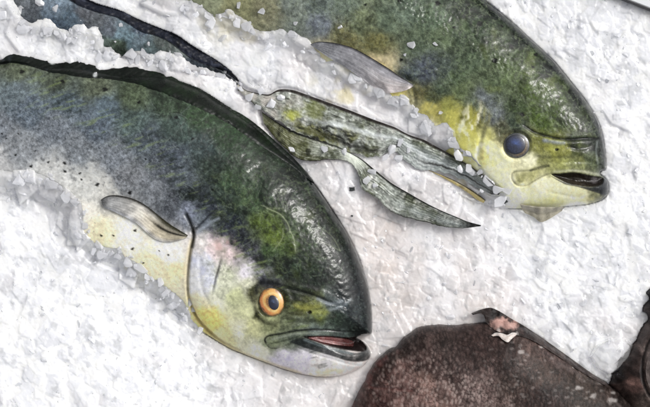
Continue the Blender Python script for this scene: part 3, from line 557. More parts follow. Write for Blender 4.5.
# ================================================================== FISH THREE: narrow one at upper left, with its forked tail
F3_OUT = [(-60,-60),(0,-58),(40,-30),(70,-9),(84,-2),(98,4.5),(110,8),(122,12),(142,21.5),(163,30),(177,35.5),(194,47),(213,58.5),(224,66),(231,72),(238,79),(240,85),(241,96),(236,96),(232,84),(222,79),(205,76),(185,71),(165,67),(145,64),(120,58),(90,52),(50,46),(10,40),(-60,30)]
def f3_relief(x, y, d): return .5*fbm(x, y, 8, 3, 505)+.25*fbm(x, y, 3, 2, 506)
f3 = Body(F3_OUT, lambda x, y: np.interp(x, [-60, 100, 200, 240], [18, 16, 11, 7]), lambda x, y: np.interp(x, [-60, 60, 140, 240], [48, 32, 22, 9]), relief=f3_relief, tilt=sag(COVER_C, .4, 10))
F3_COL = [(20,5,(112,118,124)),(35,15,(90,96,104)),(55,10,(110,128,144)),(70,20,(86,106,122)),(60,28,(74,90,108)),(85,15,(96,100,108)),(100,20,(100,106,112)),(112,28,(98,106,116)),(120,35,(104,128,140)),(130,42,(96,120,130)),(120,50,(64,78,62)),(115,44,(98,116,96)),(145,42,(104,122,132)),(155,50,(92,110,112)),(140,30,(70,82,100)),(165,46,(90,100,96)),(175,52,(110,120,116)),(195,62,(70,80,90)),(215,68,(50,56,66)),(-20,0,(100,110,118))]
def f3_col(x, y, d):
    c = shep(x+5*fbm(x, y, 12, 3, 501), y+5*fbm(x, y, 12, 3, 502), F3_COL); return mahi_mottle(x, y, c, 503, .8, silver=.35+0*x)
r3 = empty('mahi_mahi', 120, 40, 0)
tag(r3, 'slim blue grey dorado fish at upper left, mostly buried, with forked tail', 'fish', 'dorado fish laid out on the ice')
f3.build('body', .9, f3_col, M_mahi, r3)
def d3z(x, y, u, v):
    b = f3.z(x.ravel(), y.ravel()).reshape(x.shape); return np.maximum(b, 19+4*np.sqrt(v))+1.2+1.4*np.sin(np.pi*v)**.7+.1*np.sin((x*.4+y)*1.4)+.4*fbm(x, y, 6, 3, 510)
def d3c(x, y, u, v):
    c = np.zeros(x.shape+(3,))+lin((44,50,68)); c = mixc(c, (92,98,118), sst(.1, .8, fbm(x, y, 6, 4, 511))*.6); c = mixc(c, (20,22,30), sst(.15, .9, fbm(x, y, 7, 3, 512))*.7); return mixc(c, (14,16,20), sst(.2, .05, v)*.85)
ribbon('dorsal_fin', [(40,-32),(70,-11),(84,-3),(98,3.5),(110,7),(122,10.5),(142,20),(163,28.5),(177,34),(194,45.5),(213,57),(224,64.5),(232,71)], [(40,-20),(70,0),(84,8),(98,13),(110,16),(122,20),(142,32),(158,37),(171,43),(188,56),(200,63),(212,67),(222,69),(233,74)], d3z, d3c, M_dark, r3, 260, 22, 1.0)
TZ = 24.0
def tail_z(x, y, u, v, s):
    b = f2.z(x.ravel(), y.ravel()).reshape(x.shape) if s == 521 else 0
    return np.maximum(TZ, b+2)+1.8*fbm(x, y, 36, 3, s)+1.2*np.sin(np.pi*np.clip(v, 0, 1))**.6*(1-.6*u)+.9*np.exp(-(v/.07)**2)+.10*np.sin(v*(64-12*u)+3*fbm(x, y, 20, 3, s+1))+.55*fbm(x, y, 6, 4, s+2, .62)-3*sst(.12, 0, u)
def tail_c(x, y, u, v, s):
    L_ = 300 if s == 520 else 200                     # u*L_, v*40: a frame that runs along the rays
    n = fbm(x, y, 13, 4, s, .6); st = fbm(u*L_*.10, v*26+.8*n, 1.0, 3, s+1, .6)
    c = np.zeros(x.shape+(3,))+lin((148,154,144))
    c = mixc(c, (88,96,54), sst(-.1, .6, n)*.75); c = mixc(c, (196,200,196), sst(.15, .9, st)*.6); c = mixc(c, (46,50,36), sst(.2, .9, -st)*.65)
    c = mixc(c, (30,32,20), sst(.35, .9, fbm(x, y, 9, 4, s+6, .6))*.6); c = mixc(c, (206,204,198), sst(.1, .8, fbm(x, y, 7, 4, s+7, .65))*.45)
    return c*np.exp(.4*fbm(x, y, 2.6, 3, s+4, .6))[..., None]
def up_c(x, y, u, v):
    c = tail_c(x, y, u, v, 520)
    c = mixc(c, (150,160,166), sst(.5, .75, u)*.5*sst(.1, .4, v)); c = mixc(c, (186,178,170), sst(.30, .1, u)*sst(-.5, .5, fbm(x, y, 10, 3, 527))*.75); ol = sst(-.3, .5, fbm(x, y, 9, 4, 529, .6))*sst(.12, .3, u)*sst(.56, .42, u)*sst(.3, .55, v); c = mixc(c, (128,130,36), ol*.75); c = mixc(c, (26,28,16), sst(.1, .6, fbm(u*30, v*14, 1., 3, 530))*sst(.15, .3, u)*sst(.55, .42, u)*sst(.35, .6, v)*.8); yy = fbm(x, y, 5, 3, 528)*3; c = mixc(c, (176,182,40), .8*sst(9, 3, np.hypot((x-292)*.8, y-117)+yy)); c = mixc(c, (130,138,70), .7*sst(12, 5, np.hypot((x-313)*.8, y-110)+yy))
    c = mixc(c, (60,66,26), sst(.0, .7, fbm(x, y, 9, 3, 524))*sst(.45, .3, u)*sst(.4, .8, v)*.8); c = mixc(c, (206,212,214), np.exp(-((v-.5-.12*np.sin(u*9))/.07)**2)*sst(.2, .4, u)*sst(.95, .7, u)*.55)
    c = mixc(c, (30,30,18), np.exp(-((v-.82)/.08)**2)*sst(.2, .4, u)*sst(.62, .5, u)*.75);     c = mixc(c, (34,28,26), np.exp(-((v-.7)/.05)**2)*sst(.66, .76, u)*.8); c = mixc(c, (60,46,42), sst(.11, .04, v)*.95); return mixc(c, (20,20,20), sst(.95, .99, u)*.8)
def lo_c(x, y, u, v):
    c = tail_c(x, y, u, v, 540); c = mixc(c, (112,114,34), sst(.35, .1, u)*.6); c = mixc(c, (44,46,22), sst(.1, .7, fbm(x, y, 7, 3, 541))*sst(.5, .2, u)*.7); c = mixc(c, (214,220,206), .72*sst(.33, .38, u)*sst(.50, .45, u+.05*v))
    c = mixc(c, (34,30,28), sst(.09, .03, v)*.95); c = mixc(c, (60,66,70), sst(.6, .95, u)*.5); c = mixc(c, (150,160,160), sst(.55, .75, u)*np.exp(-((v-.6)/.2)**2)*.35)
    c = mixc(c, (40,36,32), sst(.93, .99, v)*.8); return mixc(c, (18,18,20), sst(.9, .97, u)*.85)
ribbon('tail_lobe', [(238,84),(246,90.5),(254.5,93),(262,94.5),(269.6,95),(275,92),(280,90),(288,90),(295.5,91.3),(306,95),(317,99),(328,103),(339,107),(350,111),(360,115),(373,120),(383,123.5),(395,128),(405,133.5),(412,136.5),(423,140),(434,146),(448,153.5),(462,162),(474,170),(485,178.5),(493,186),(498,193.5)],
       [(238,91),(248,99),(258,107),(268,114),(280,122),(292,130),(305,136),(318,140),(330,145),(344,150),(356,154),(368,156),(378,157),(386,153),(395,152),(402,158),(410,165),(420,169),(430,171),(440,172),(451,174.5),(460,179),(468,183),(476,187.5),(484,191.5),(491,194.3),(497,195)],
       lambda x, y, u, v: tail_z(x, y, u, v, 521), up_c, M_fin, r3, 330, 60, 1.0, 2.2)
def rayc(x, y, u, v): return mixc(mixc(np.zeros(x.shape+(3,))+lin((196,178,112)), (40,34,30), sst(.4, .1, v)*.9), (120,110,80), sst(.1, .8, fbm(x, y, 4, 3, 551))*.5)
ribbon('trailing_fin_ray', [(428,170),(440,174.5),(452,179.5),(462,184.5),(472,190.5),(480,196),(485,200)], [(429,171),(440,176.5),(451,182.5),(461,188.5),(470,194.5),(477,200),(483,203)], lambda x, y, u, v: np.maximum(TZ-3.5, f2.z(x.ravel(), y.ravel()).reshape(x.shape)+1)+.8*np.sin(np.pi*v)+.5*fbm(x, y, 5, 3, 550), rayc, M_fin, r3, 90, 14, .9, .5)
ribbon('tail_lobe', [(262,112),(275,121),(290,130),(305,136),(320,141),(335,146),(348,152),(361,159),(374.6,170),(391,183),(409,193.6),(420,200),(432,206.4),(444,212),(455.5,216.7),(467,221.5),(480,225)],
       [(264,124),(275,138),(284,147),(296,158),(308,161),(322,161),(336,160),(350,163),(358,176),(362,190),(372,196),(382,203.5),(390,211.5),(403,216),(416,219.5),(428,223),(439,225.5),(452,227.5),(465,228),(480,226)],
       lambda x, y, u, v: tail_z(x, y, u, v, 543)-2.5*sst(.35, .1, u), lo_c, M_fin, r3, 300, 46, .9, 1.2)

# ================================================================== FISH FOUR and FIVE: brown ones at the lower right
F4_OUT = [(330,470),(345,430),(350,412),(356,398),(361,386),(370,371),(377,361),(383,354),(391,348),(397,346),(401,340.5),(405,336.5),(411,331),(420,327),(430,325),(455,324.5),(478,323.5),(490,321),(505,320),(520,325.5),(534,333),(550,344.5),(575,362.5),(595,376),(614,387),(635,400),(660,418),(700,470),(680,560),(540,600),(400,590),(335,530)]
def sc_z(x, y, s):
    f1_, f2_, cid = worley((x+1.5*fbm(x, y, 12, 2, s))*1.0+.25*y, (y+1.5*fbm(x, y, 12, 2, s+1))*.62-.2*x, 2.9, s+2); return f1_, f2_, cid
def f4_relief(x, y, d):
    a, b, c = sc_z(x, y, 600); z = .5*fbm(x, y, 20, 3, 605)+.26*(1-a)*sst(.0, .3, b-a)+.06*fbm(x, y, 4, 3, 606)
    for P_, a_, w_ in [([(352,384),(372,385.5),(392,386),(412,387)], -1.4, 1.3), ([(378,362),(388,356),(404,352),(420,346)], -.9, 2.2), ([(372,368),(386,362),(405,358)], .8, 3), ([(440,335),(480,332),(510,338),(540,350),(580,374)], -.6, 3)]:
        dd, t = line_d(x, y, P_); z = z+a_*np.exp(-(dd/w_)**2)
    return z
f4 = Body(F4_OUT, 42, 70, relief=f4_relief, rag=1.2)
F4_COL = [(365,395,(84,56,54)),(375,370,(76,58,54)),(360,407,(90,64,62)),(390,352,(66,58,56)),(410,340,(66,58,56)),(440,335,(70,61,59)),(480,332,(72,60,58)),(400,375,(112,92,88)),(420,385,(126,106,100)),(385,380,(104,82,78)),(410,400,(108,90,86)),(440,390,(112,96,92)),(430,365,(82,68,66)),(460,360,(72,60,58)),(500,350,(66,56,54)),(480,385,(110,98,96)),(475,400,(108,98,96)),(510,380,(76,66,62)),(550,370,(74,64,58)),(540,395,(66,56,54)),(580,390,(72,66,60)),(600,395,(72,66,62)),(555,350,(92,82,80)),(530,340,(96,84,80)),(630,405,(64,60,58)),(500,440,(80,70,66)),(400,440,(100,80,76))]
def f4_col(x, y, d):
    c = np.array([1.3, 1.08, 1.02])*shep(x+8*fbm(x, y, 16, 3, 611), y+8*fbm(x, y, 16, 3, 612), F4_COL); a, b, cid = sc_z(x, y, 600)
    c = c*np.exp(.3*fbm(x, y, 10, 4, 613, .6)+.45*fbm(x*1.3, y*.7, 3, 3, 614, .65)+.25*(cid-.5))[..., None]
    pz = sst(62, 25, np.hypot((x-415)*.8, y-392))+sst(40, 12, np.hypot((x-478)*.8, y-395))*.8
    dash = sst(.7, .15, a)*sst(.05, .9, cid)*(.4+.6*vn(x/1.6, y/3, 650)); c = mixc(c, (176,158,150), pz*dash*.6); c = mixc(c, (140,110,96), pz*sst(.2, .8, fbm(x, y, 14, 3, 616))*.2)
    c = mixc(c, (38,28,27), sst(.20, .03, b-a)*.45*vn(x/9, y/9, 660)*1.6); c = mixc(c, (140,124,118), sst(.5, .1, a)*(cid > .4)*.12)
    dd, t = line_d(x, y, [(350,384.5),(372,385.5),(392,386),(410,387)]); c = mixc(c, (140,76,70), .5*np.exp(-(dd/1.3)**2)*(.4+.6*vn(x/4, y/4, 3)))
    c = mixc(c, (150,60,58), sst(9, 2, d)*sst(410, 380, x)*.5*sst(-.1, .6, fbm(x, y, 8, 3, 618)))
    wa, wb, wc = worley(x*.8, y*1.3, 6.5, 640); w = sst(.34, .1, wa+.15*fbm(x, y, 2, 2, 641))*(wc > .72); c = mixc(c, (186,180,176), w*.22*sst(440, 520, x))
    c = mixc(c, (120,106,102), sst(.1, .8, fbm(x*.6+y*.6, (y-x)*1.5, 10, 3, 619))*sst(505, 540, x)*sst(22, 6, d)*.55)
    for px, py, rx, ry in [(600,382,4,1.6),(588,372,3,1.5),(565,358,3.5,1.4),(518,350,3,1.8),(575,385,4,1.6),(608,398,5,2.2),(590,394,3,3),(540,346,2.5,1.2),(611,391,3,1.4),(572,366,2,1)]:
        c = mixc(c, (180,174,170), .55*sst(1.3, .5, np.hypot((x-px)/rx, (y-py)/ry)+.5*fbm(x, y, 3, 2, 651)))
    return c
r4 = empty('brown_fish', 500, 400, 0)
tag(r4, 'dark brown scaly fish at the bottom edge with a torn pink fin on its back', 'fish', 'brown fish at the edge of the ice')
f4.build('body', .9, f4_col, M_brown, r4)
def tfz(x, y, u, v): 
    b = f4.z(x.ravel(), y.ravel()).reshape(x.shape); return np.maximum(b, 17+6*v)+1.4+1.8*np.sin(np.pi*v)+1.1*fbm(x, y, 6, 4, 620)+.4*np.sin(u*60)
def tfc(x, y, u, v):
    c = np.zeros(x.shape+(3,))+lin((70,58,56)); c = mixc(c, (196,152,140), sst(9, 4, np.hypot((x-506)*.5, y-323)+4*fbm(x, y, 7, 4, 629, .6))*.85); c = mixc(c, (30,24,24), sst(.1, .6, fbm(x, y, 6, 4, 621))*.8*sst(.75, .2, v))
    c = mixc(c, (214,206,200), sst(.3, .9, fbm(x, y, 5, 3, 622))*.5*sst(8, 3, np.hypot((x-503)*.4, y-331))); c = mixc(c, (120,104,98), sst(525, 545, x)*.5*vn(x/3, y/3, 3)); return c
ribbon('dorsal_fin', [(471,313),(477,310.5),(483,308.6),(490,307.5),(497,310),(504,314),(512,319),(521,324),(534,332.5),(548,342),(562,352),(576,362),(592,373.5),(606,382)], [(472,314.5),(478,313),(483,314.5),(485,321),(492,328),(500,331),(512,333),(523,336),(534,341),(546,348.5),(560,357.5),(574,367),(590,377),(605,385)], tfz, tfc, M_brown, r4, 200, 30, 1.2)
def flz(x, y, u, v): return f4.z(x.ravel(), y.ravel()).reshape(x.shape)+2.6+1.2*np.sin(np.pi*v)+.5*fbm(x, y, 4, 3, 630)
ribbon('torn_skin_flap', [(489,333.5),(494,331),(500,331.5),(505,333),(510,331),(515,331.5)], [(491,334.6),(496,334.2),(500,337.5),(505,340),(509,337),(514,333.4)], flz, lambda x, y, u, v: np.zeros(x.shape+(3,))+lin((196,178,170)), M_flesh, r4, 50, 10, .8)

F5_OUT = [(700,262),(664,276),(655,283),(648,288),(645,294),(648,301),(642,305),(641,311),(647,318),(641,326),(636,336),(630,348),(622,358),(615,368),(611,378),(611,388),(618,400),(632,416),(660,440),(720,450),(760,350)]
def f5_relief(x, y, d):
    z = .5*fbm(x, y, 9, 4, 705)
    dd, t = line_d(x, y, [(652,330),(645,342),(640,356),(638,372),(642,388),(652,400)]); return z-2.0*np.exp(-(dd/1.8)**2)+1.2*np.exp(-((dd-4)/2.5)**2)*(x > 640)
f5 = Body(F5_OUT, 34, 45, relief=f5_relief, rag=2.6)
F5_COL = [(648,292,(44,40,40)),(645,320,(84,76,74)),(630,355,(70,60,58)),(620,375,(44,36,34)),(625,392,(80,68,64)),(636,370,(64,54,52)),(648,350,(116,106,102)),(648,375,(106,94,88)),(645,395,(100,90,84)),(628,380,(110,86,80)),(640,330,(90,82,80))]
def f5_col(x, y, d):
    c = np.array([1.3, 1.15, 1.1])*shep(x+5*fbm(x, y, 12, 3, 711), y+5*fbm(x, y, 12, 3, 712), F5_COL); c = c*np.exp(.35*fbm(x, y, 8, 4, 713)+.35*fbm(x, y, 2.8, 3, 714, .6))[..., None]
    dd, t = line_d(x, y, [(652,330),(645,342),(640,356),(638,372),(642,388),(652,400)]); return mixc(c, (30,24,24), .8*np.exp(-(dd/1.6)**2))
r5 = empty('brown_fish', 660, 350, 0)
tag(r5, 'dark brown fish cut off by the right edge beside the clear ice', 'fish', 'brown fish at the edge of the ice')
f5.build('body', .9, f5_col, M_brown, r5)
def gz5(x, y, u, v): return f5.z(x.ravel(), y.ravel()).reshape(x.shape)+1.0+1.8*np.sin(np.pi*v)+.3*fbm(x, y, 4, 3, 720)
def gc5(x, y, u, v): return (np.zeros(x.shape+(3,))+lin((112,100,96)))*np.exp(.3*fbm(x, y, 4, 4, 721)+.12*np.sin(v*30))[..., None]
ribbon('gill_cover', [(655,334),(648,345),(643,358),(641,372),(645,386),(654,396)], [(670,338),(664,350),(661,362),(661,374),(664,384),(670,392)], gz5, gc5, M_brown, r5, 80, 30, 1.0)

# ================================================================== THE ICE
GX0, GY0, GX1, GY1, GS = -110, -110, 760, 520, .75
nx = int((GX1-GX0)/GS)+1; ny = int((GY1-GY0)/GS)+1
gx = GX0+np.arange(nx)*GS; gy = GY0+np.arange(ny)*GS; X, Y = np.meshgrid(gx, gy)
cgx = np.arange(GX0, GX1+6, 3.); cgy = np.arange(GY0, GY1+6, 3.); CX, CY = np.meshgrid(cgx, cgy)
def upsample(Zc):
    fx = (X-GX0)/3.; fy = (Y-GY0)/3.; ix = np.clip(fx.astype(int), 0, len(cgx)-2); iy = np.clip(fy.astype(int), 0, len(cgy)-2); fx = fx-ix; fy = fy-iy
    return (Zc[iy, ix]*(1-fx)+Zc[iy, ix+1]*fx)*(1-fy)+(Zc[iy+1, ix]*(1-fx)+Zc[iy+1, ix+1]*fx)*fy
def shepz(x, y, pts, p=3.):
    n = 0; d = 0
    for a, b, z in pts: w = 1/(((x-a)**2+(y-b)**2)+400.)**(p/2); n = n+w*z; d = d+w
    return n/d
H0c = shepz(CX, CY, [(400,250,9),(470,260,10),(520,260,10),(560,280,12),(600,250,12),(610,330,16),(590,350,14),(640,200,12),(640,100,13),(600,30,14),(560,20,12),(680,60,14),(700,0,14),(370,230,8),(385,300,8),(420,310,8),(370,370,7),(330,400,9),(280,395,12),(220,380,18),(160,360,26),(100,340,33),(50,330,36),(0,320,36),(100,390,34),(0,400,36),(-60,300,36),(200,345,16),(60,280,34),
  (270,110,16),(300,180,14),(340,190,15),(350,160,17),(400,165,17),(440,200,16),(420,110,20),(330,90,21),(260,80,20),(270,50,24),(230,50,23),(205,75,18),(150,66,17),(100,58,18),(30,45,20),(0,30,22),(200,30,24),(500,215,12),(540,220,11),(-80,40,16),(700,420,8),(650,260,14),(300,300,8)])
H0 = upsample(H0c)+3.5
cover = {'a': (f1, COVER_A), 'c': (f3, COVER_C), 'b': (f2, COVER_B)}
fz = {}; SD = {}; onf = {}
H = H0+1.6*fbm(X, Y, 46, 3, 801)
vis = np.zeros(X.shape, bool)
for k_, b in (('a', f1), ('b', f2), ('c', f3), ('d', f4), ('e', f5)):
    zc, dc, ic = b.base(CX, CY); z = upsample(zc); ins_ = inside(X, Y, b.P); fz[k_] = z
    if k_ in cover:
        P = np.array(cover[k_][1], float); sc_, _, _, _ = near(CX, CY, P, True); sc_ = np.where(inside(CX, CY, P), sc_, -sc_); sd = upsample(sc_)
        cov = np.maximum(z+np.clip(sd*.45, -18, 3.0), np.where(sd > 8, H, -99))
        far = np.clip(1-upsample(near(CX, CY, b.P, True)[0])/45., 0, 1)
        H = np.where(ins_, np.where(sd > -24, cov, b.z0-2), np.maximum(H, H+(b.z0+3.0-H)*np.where(sd > 0, far**2*sst(0, 12, sd), 0)))
        vis |= ins_ & (sd < -1.5)
    else:
        H = np.where(ins_, b.z0-1, H); vis |= ins_
topz = np.maximum.reduce([fz[k_] for k_ in fz])
# stamp thousands of angular, half melted lumps into the surface
AL = np.ones(X.shape)            # cloudy shards are white, clear ones greyer
def stamp(Hh, n, rmin, rmax, seed, lift=.35, tilt=.1, pw=2., alo=.7):
    R_ = np.random.default_rng(seed)
    cx = R_.uniform(-105, 755, n); cy = R_.uniform(-105, 515, n); rr = rmin+(rmax-rmin)*R_.random(n)**pw
    for i in range(n):
        r = rr[i]; ix = int((cx[i]-GX0)/GS); iy = int((cy[i]-GY0)/GS); w = int(r*1.25/GS)+1
        if vis[iy, ix]: continue
        x0, x1, y0, y1 = max(ix-w, 0), min(ix+w+1, nx), max(iy-w, 0), min(iy+w+1, ny)
        xx = X[y0:y1, x0:x1]-cx[i]; yy = Y[y0:y1, x0:x1]-cy[i]
        a = R_.uniform(0, 6.28); el_ = R_.uniform(1, 2.2); u = math.cos(a)*xx+math.sin(a)*yy; v = (-math.sin(a)*xx+math.cos(a)*yy)*el_
        top = np.full(xx.shape, r*lift*R_.uniform(.5, 1.2))+R_.normal(0, tilt)*xx+R_.normal(0, tilt)*yy
        edge = np.full(xx.shape, 99.); nf = R_.integers(4, 8)
        for k in range(nf):
            b = 6.283*(k+R_.uniform(-.35, .35))/nf; edge = np.minimum(edge, r*R_.uniform(.55, 1.0)-(math.cos(b)*u+math.sin(b)*v))
        zz = np.minimum(top, edge*R_.uniform(.35, 1.1)); sub = Hh[y0:y1, x0:x1]; new = H[iy, ix]*.35+sub*.65+zz if r > 3 else sub+zz*.8
        m = (edge > 0) & (new > sub); Hh[y0:y1, x0:x1] = np.where(m, new, sub)
        al = R_.uniform(alo, 1.0); A_ = AL[y0:y1, x0:x1]; AL[y0:y1, x0:x1] = np.where(m, np.clip(al+.22*np.exp(-edge/.9), 0, 1.05)*.75+.25*A_, A_)
    return Hh
tl = np.full(X.shape, 99.)
for o_ in [o for o in bpy.data.objects if o.name.startswith('tail_lobe')]:
    me = o_.data; co = np.empty(len(me.vertices)*3); me.vertices.foreach_get('co', co); co = co.reshape(-1, 3)[:len(me.vertices)//2]+np.array(o_.parent.location)
    px = co[:, 0]/K+325; py = 203.5-co[:, 1]/K; pz = co[:, 2]/K; jx = ((px-GX0)/GS).astype(int); jy = ((py-GY0)/GS).astype(int)
    for dx in range(-8, 9):
        for dy in range(-8, 9):
            np.minimum.at(tl, (jy+dy, jx+dx), pz-3.5+max(math.hypot(dx, dy)-1.5, 0)*1.1)
H = np.minimum(H, tl); Hs = H.copy()
stamp(Hs, 1500, 9, 26, 5, .05, .04, 2, .74); stamp(Hs, 5000, 4, 13, 1, .09, .07, 2, .72); stamp(Hs, 11000, 1.6, 5, 2, .14, .09, 2, .76); Hs = np.minimum(Hs, tl+.5)
Hs += .25*fbm(X, Y, 6, 4, 811, .55)+.10*fbm(X, Y, 1.9, 2, 812)
Hs = np.where(vis, np.minimum(Hs, topz-4), Hs)
# pigment: a little pink melt water in the middle, cleaner ice to the left and right
ic = lin((248,249,253))+np.zeros(X.shape+(3,))
pk = shepz(CX, CY, [(360,240,1),(380,300,1),(375,350,1.2),(340,395,1),(300,390,.8),(470,310,.8),(450,240,.55),(330,180,.8),(380,170,.6),(560,340,.3),(240,380,.4),(150,370,.05),(50,300,0),(520,250,.25),(620,230,.1),(600,60,.0),(250,100,.8),(200,75,.4),(270,60,.3),(100,50,.25),(0,350,0),(640,10,0),(390,110,.5)])
pk = upsample(pk); ic = mixc(ic, (220,207,198), np.clip(pk*.62-.12+.22*fbm(X, Y, 30, 3, 821), 0, 1)); ic = mixc(ic, (198,199,200), sst(.05, .8, fbm(X, Y, 12, 4, 822, .65))*.5)*(.25+.75*AL)[..., None]
yl = sst(34, 8, np.hypot((X-365)*.45, Y-88))+sst(28, 10, np.hypot(X-478, (Y-170)*.6))+sst(30, 8, np.hypot((X-150)*.5, Y-270))*.6+sst(60, 20, np.hypot((X-240), (Y-20)*1.5))*.6
ic = mixc(ic, (226,214,150), yl*sst(-.1, .8, fbm(X, Y, 15, 3, 823))*.55)
id_ = np.arange(nx*ny).reshape(ny, nx)
Fq = np.c_[id_[:-1, :-1].ravel(), id_[1:, :-1].ravel(), id_[1:, 1:].ravel(), id_[:-1, 1:].ravel()]
ice = mesh_obj('crushed_ice', toworld(X.ravel(), Y.ravel(), Hs.ravel()), Fq, M_ice, None, ic.reshape(-1, 3))
tag(ice, 'bed of white crushed ice heaped around the fish', 'ice', kind='stuff')

# loose translucent splinters and lumps on top of the bed
def base_lumps(k, seed):
    out = []; r = random.Random(seed)
    import bmesh
    for i in range(k):
        bm = bmesh.new(); pts = []
        for j in range(r.randint(9, 14)):
            v = Vector((r.gauss(0, 1), r.gauss(0, 1), r.gauss(0, 1))).normalized(); pts.append(bm.verts.new((v.x*r.uniform(.8, 1.25), v.y*r.uniform(.55, 1.0), v.z*r.uniform(.35, .7))))
        bmesh.ops.convex_hull(bm, input=pts)
        for v in [v for v in bm.verts if not v.link_faces]: bm.verts.remove(v)
        bmesh.ops.bevel(bm, geom=list(bm.edges), offset=.06, segments=1, affect='EDGES', clamp_overlap=True); bmesh.ops.triangulate(bm, faces=bm.faces)
        for v in bm.verts:
            if v.co.length > 1.3: v.co *= 1.3/v.co.length
        bm.verts.index_update(); out.append((np.array([v.co[:] for v in bm.verts]), np.array([[v.index for v in f.verts] for f in bm.faces]))); bm.free()
    return out
LB = base_lumps(24, 3)
def rot(a, b, c):
    ca, sa, cb, sb, cc, sc = math.cos(a), math.sin(a), math.cos(b), math.sin(b), math.cos(c), math.sin(c)
    return np.array([[ca, -sa, 0], [sa, ca, 0], [0, 0, 1]])@np.array([[cb, 0, sb], [0, 1, 0], [-sb, 0, cb]])@np.array([[1, 0, 0], [0, cc, -sc], [0, sc, cc]])
R_ = np.random.default_rng(11); VV = []; FF = []; CC = []; off = 0
def lcol(n): return np.tile(lin((248,249,253))*R_.uniform(.86, 1.0), (n, 1))
dens = 2200; tries = 0
while tries < dens:
    tries += 1
    x = R_.uniform(-40, 690); y = R_.uniform(-40, 450); ix = int((x-GX0)/GS); iy = int((y-GY0)/GS)
    if vis[iy, ix]: continue
    r = 1.4+5*R_.random()**2.6
    w = int(r*.8/GS)
    if vis[max(iy-w, 0):iy+w+1, max(ix-w, 0):ix+w+1].any() and r > 3: continue
    v, f = LB[R_.integers(len(LB))]; M = rot(R_.uniform(0, 6.28), R_.normal(0, .35), R_.normal(0, .35)); p = (v*r*np.array([1, 1, .55]))@M.T
    z = Hs[iy, ix]-r*R_.uniform(.1, .45)
    VV.append(np.c_[x+p[:, 0], y-p[:, 1], z+p[:, 2]]); FF.append(f+off); off += len(v); CC.append(lcol(len(v)))
def lump_at(x, y, r, zz, seed, flat=1):
    global off
    v, f = LB[seed % len(LB)]; p = (v*r)@rot(seed*1.3, .2, .1).T; VV.append(np.c_[x+p[:, 0], y-p[:, 1], zz+p[:, 2]*flat]); FF.append(f+off); off += len(v); CC.append(lcol(len(v)))
for P in (COVER_A, COVER_B, COVER_C):     # glassy bits along the melting edge of the ice
    Q = resample(P[3:-3], 80)
    for i, (x, y) in enumerate(Q):
        if not (-20 < x < 520 and -10 < y < 330): continue
        x += R_.normal(1, 2.5); y += R_.normal(1.5, 2.5); ix = int((x-GX0)/GS); iy = int((y-GY0)/GS); z = max(Hs[iy, ix], topz[iy, ix])
        if z > 60: continue
        rr_ = 1.5+8*R_.random()**1.7; lump_at(x+R_.normal(0, 4), y+abs(R_.normal(1, 7)), rr_, z-rr_*.12, int(R_.integers(99)), .32)
# pieces lying on the fish
for i, (x, y, r, b) in enumerate([(411,48,7,f2),(416,40,5,f2),(434,47,4,f2),(404,57,3,f2),(360,33,3,f2),(340,30,3.5,f2),(296,26,4,f2),(285,17,5,f2),(262,14,6,f2),(240,8,5,f2),(155,47,5,f3),(150,45,3,f3),(122,27,4,f3),(100,20,4,f3),(58,10,6,f3),(42,4,6,f3),(26,10,4,f3),(97,75,3.5,f1),(54,62,2.5,f1),(256,139,2.6,f1),(440,114,4,f2),(455,150,4,f2)]):
    lump_at(x, y, r*.8, float(b.z(x, y)[0])+r*.1, 5*i+2, .5) if i % 3 != 1 else None
for i, (x, y, r) in enumerate([(262,92,5),(250,98,6),(272,104,6),(258,108,5),(281,98,4),(242,90,4),(292,150,4),(325,150,5),(345,152,4),(392,150,7),(400,143,5),(386,158,5),(398,160,6),(408,150,4),(372,172,5),(365,180,6),(375,186,4),(497,193,5),(503,200,4),(489,203,3)]):
    lump_at(x, y, r, TZ+2.0+r*.1, 7*i+1, .45)
V = np.concatenate(VV); F = np.concatenate(FF)
lum = mesh_obj('loose_ice', toworld(V[:, 0], V[:, 1], V[:, 2]), F, M_lump, None, np.concatenate(CC), smooth=False)
tag(lum, 'loose translucent splinters of ice scattered over the ice bed', 'ice', kind='stuff')
# one clear block at the edge against the right-hand brown fish
import bmesh
def ice_block(name, pts, z0, h, label, seed):
    r = random.Random(seed); bm = bmesh.new(); vs_ = []
    cx = sum(p[0] for p in pts)/len(pts); cy = sum(p[1] for p in pts)/len(pts); e = empty_loc = (cx, cy)
    for k, (s, z) in enumerate([(.82, 0), (1.0, h*.45), (.86, h*.85), (.5, h)]):
        ring = []
        for p in pts: ring.append(bm.verts.new((cx+(p[0]-cx)*s*r.uniform(.94, 1.05), cy+(p[1]-cy)*s*r.uniform(.94, 1.05), z+r.uniform(-.08, .08)*h)))
        vs_.append(ring)
    n = len(pts)
    for a, b in zip(vs_[:-1], vs_[1:]):
        for i in range(n): bm.faces.new((a[i], b[i], b[(i+1) % n], a[(i+1) % n]))
    bm.faces.new(vs_[0][::-1]); bm.faces.new(vs_[-1])
    bmesh.ops.bevel(bm, geom=list(bm.edges), offset=.5, segments=2, affect='EDGES'); bmesh.ops.recalc_face_normals(bm, faces=bm.faces)
    bm.verts.index_update(); co = np.array([v.co[:] for v in bm.verts]); fs = [[v.index for v in f.verts] for f in bm.faces]; bm.free()
    o = mesh_obj(name, np.c_[(co[:, 0]-cx)*K, -(co[:, 1]-cy)*K, co[:, 2]*K], fs, M_clear, None, None, smooth=False)
    o.location = W(cx, cy, z0); tag(o, label, 'ice block'); return o
ice_block('ice_block', [(588,356),(594,345),(606,338),(622,336),(632,344),(629,357),(620,368),(609,375),(597,369)], 12, 14, 'clear jagged block of ice between the two brown fish', 4)

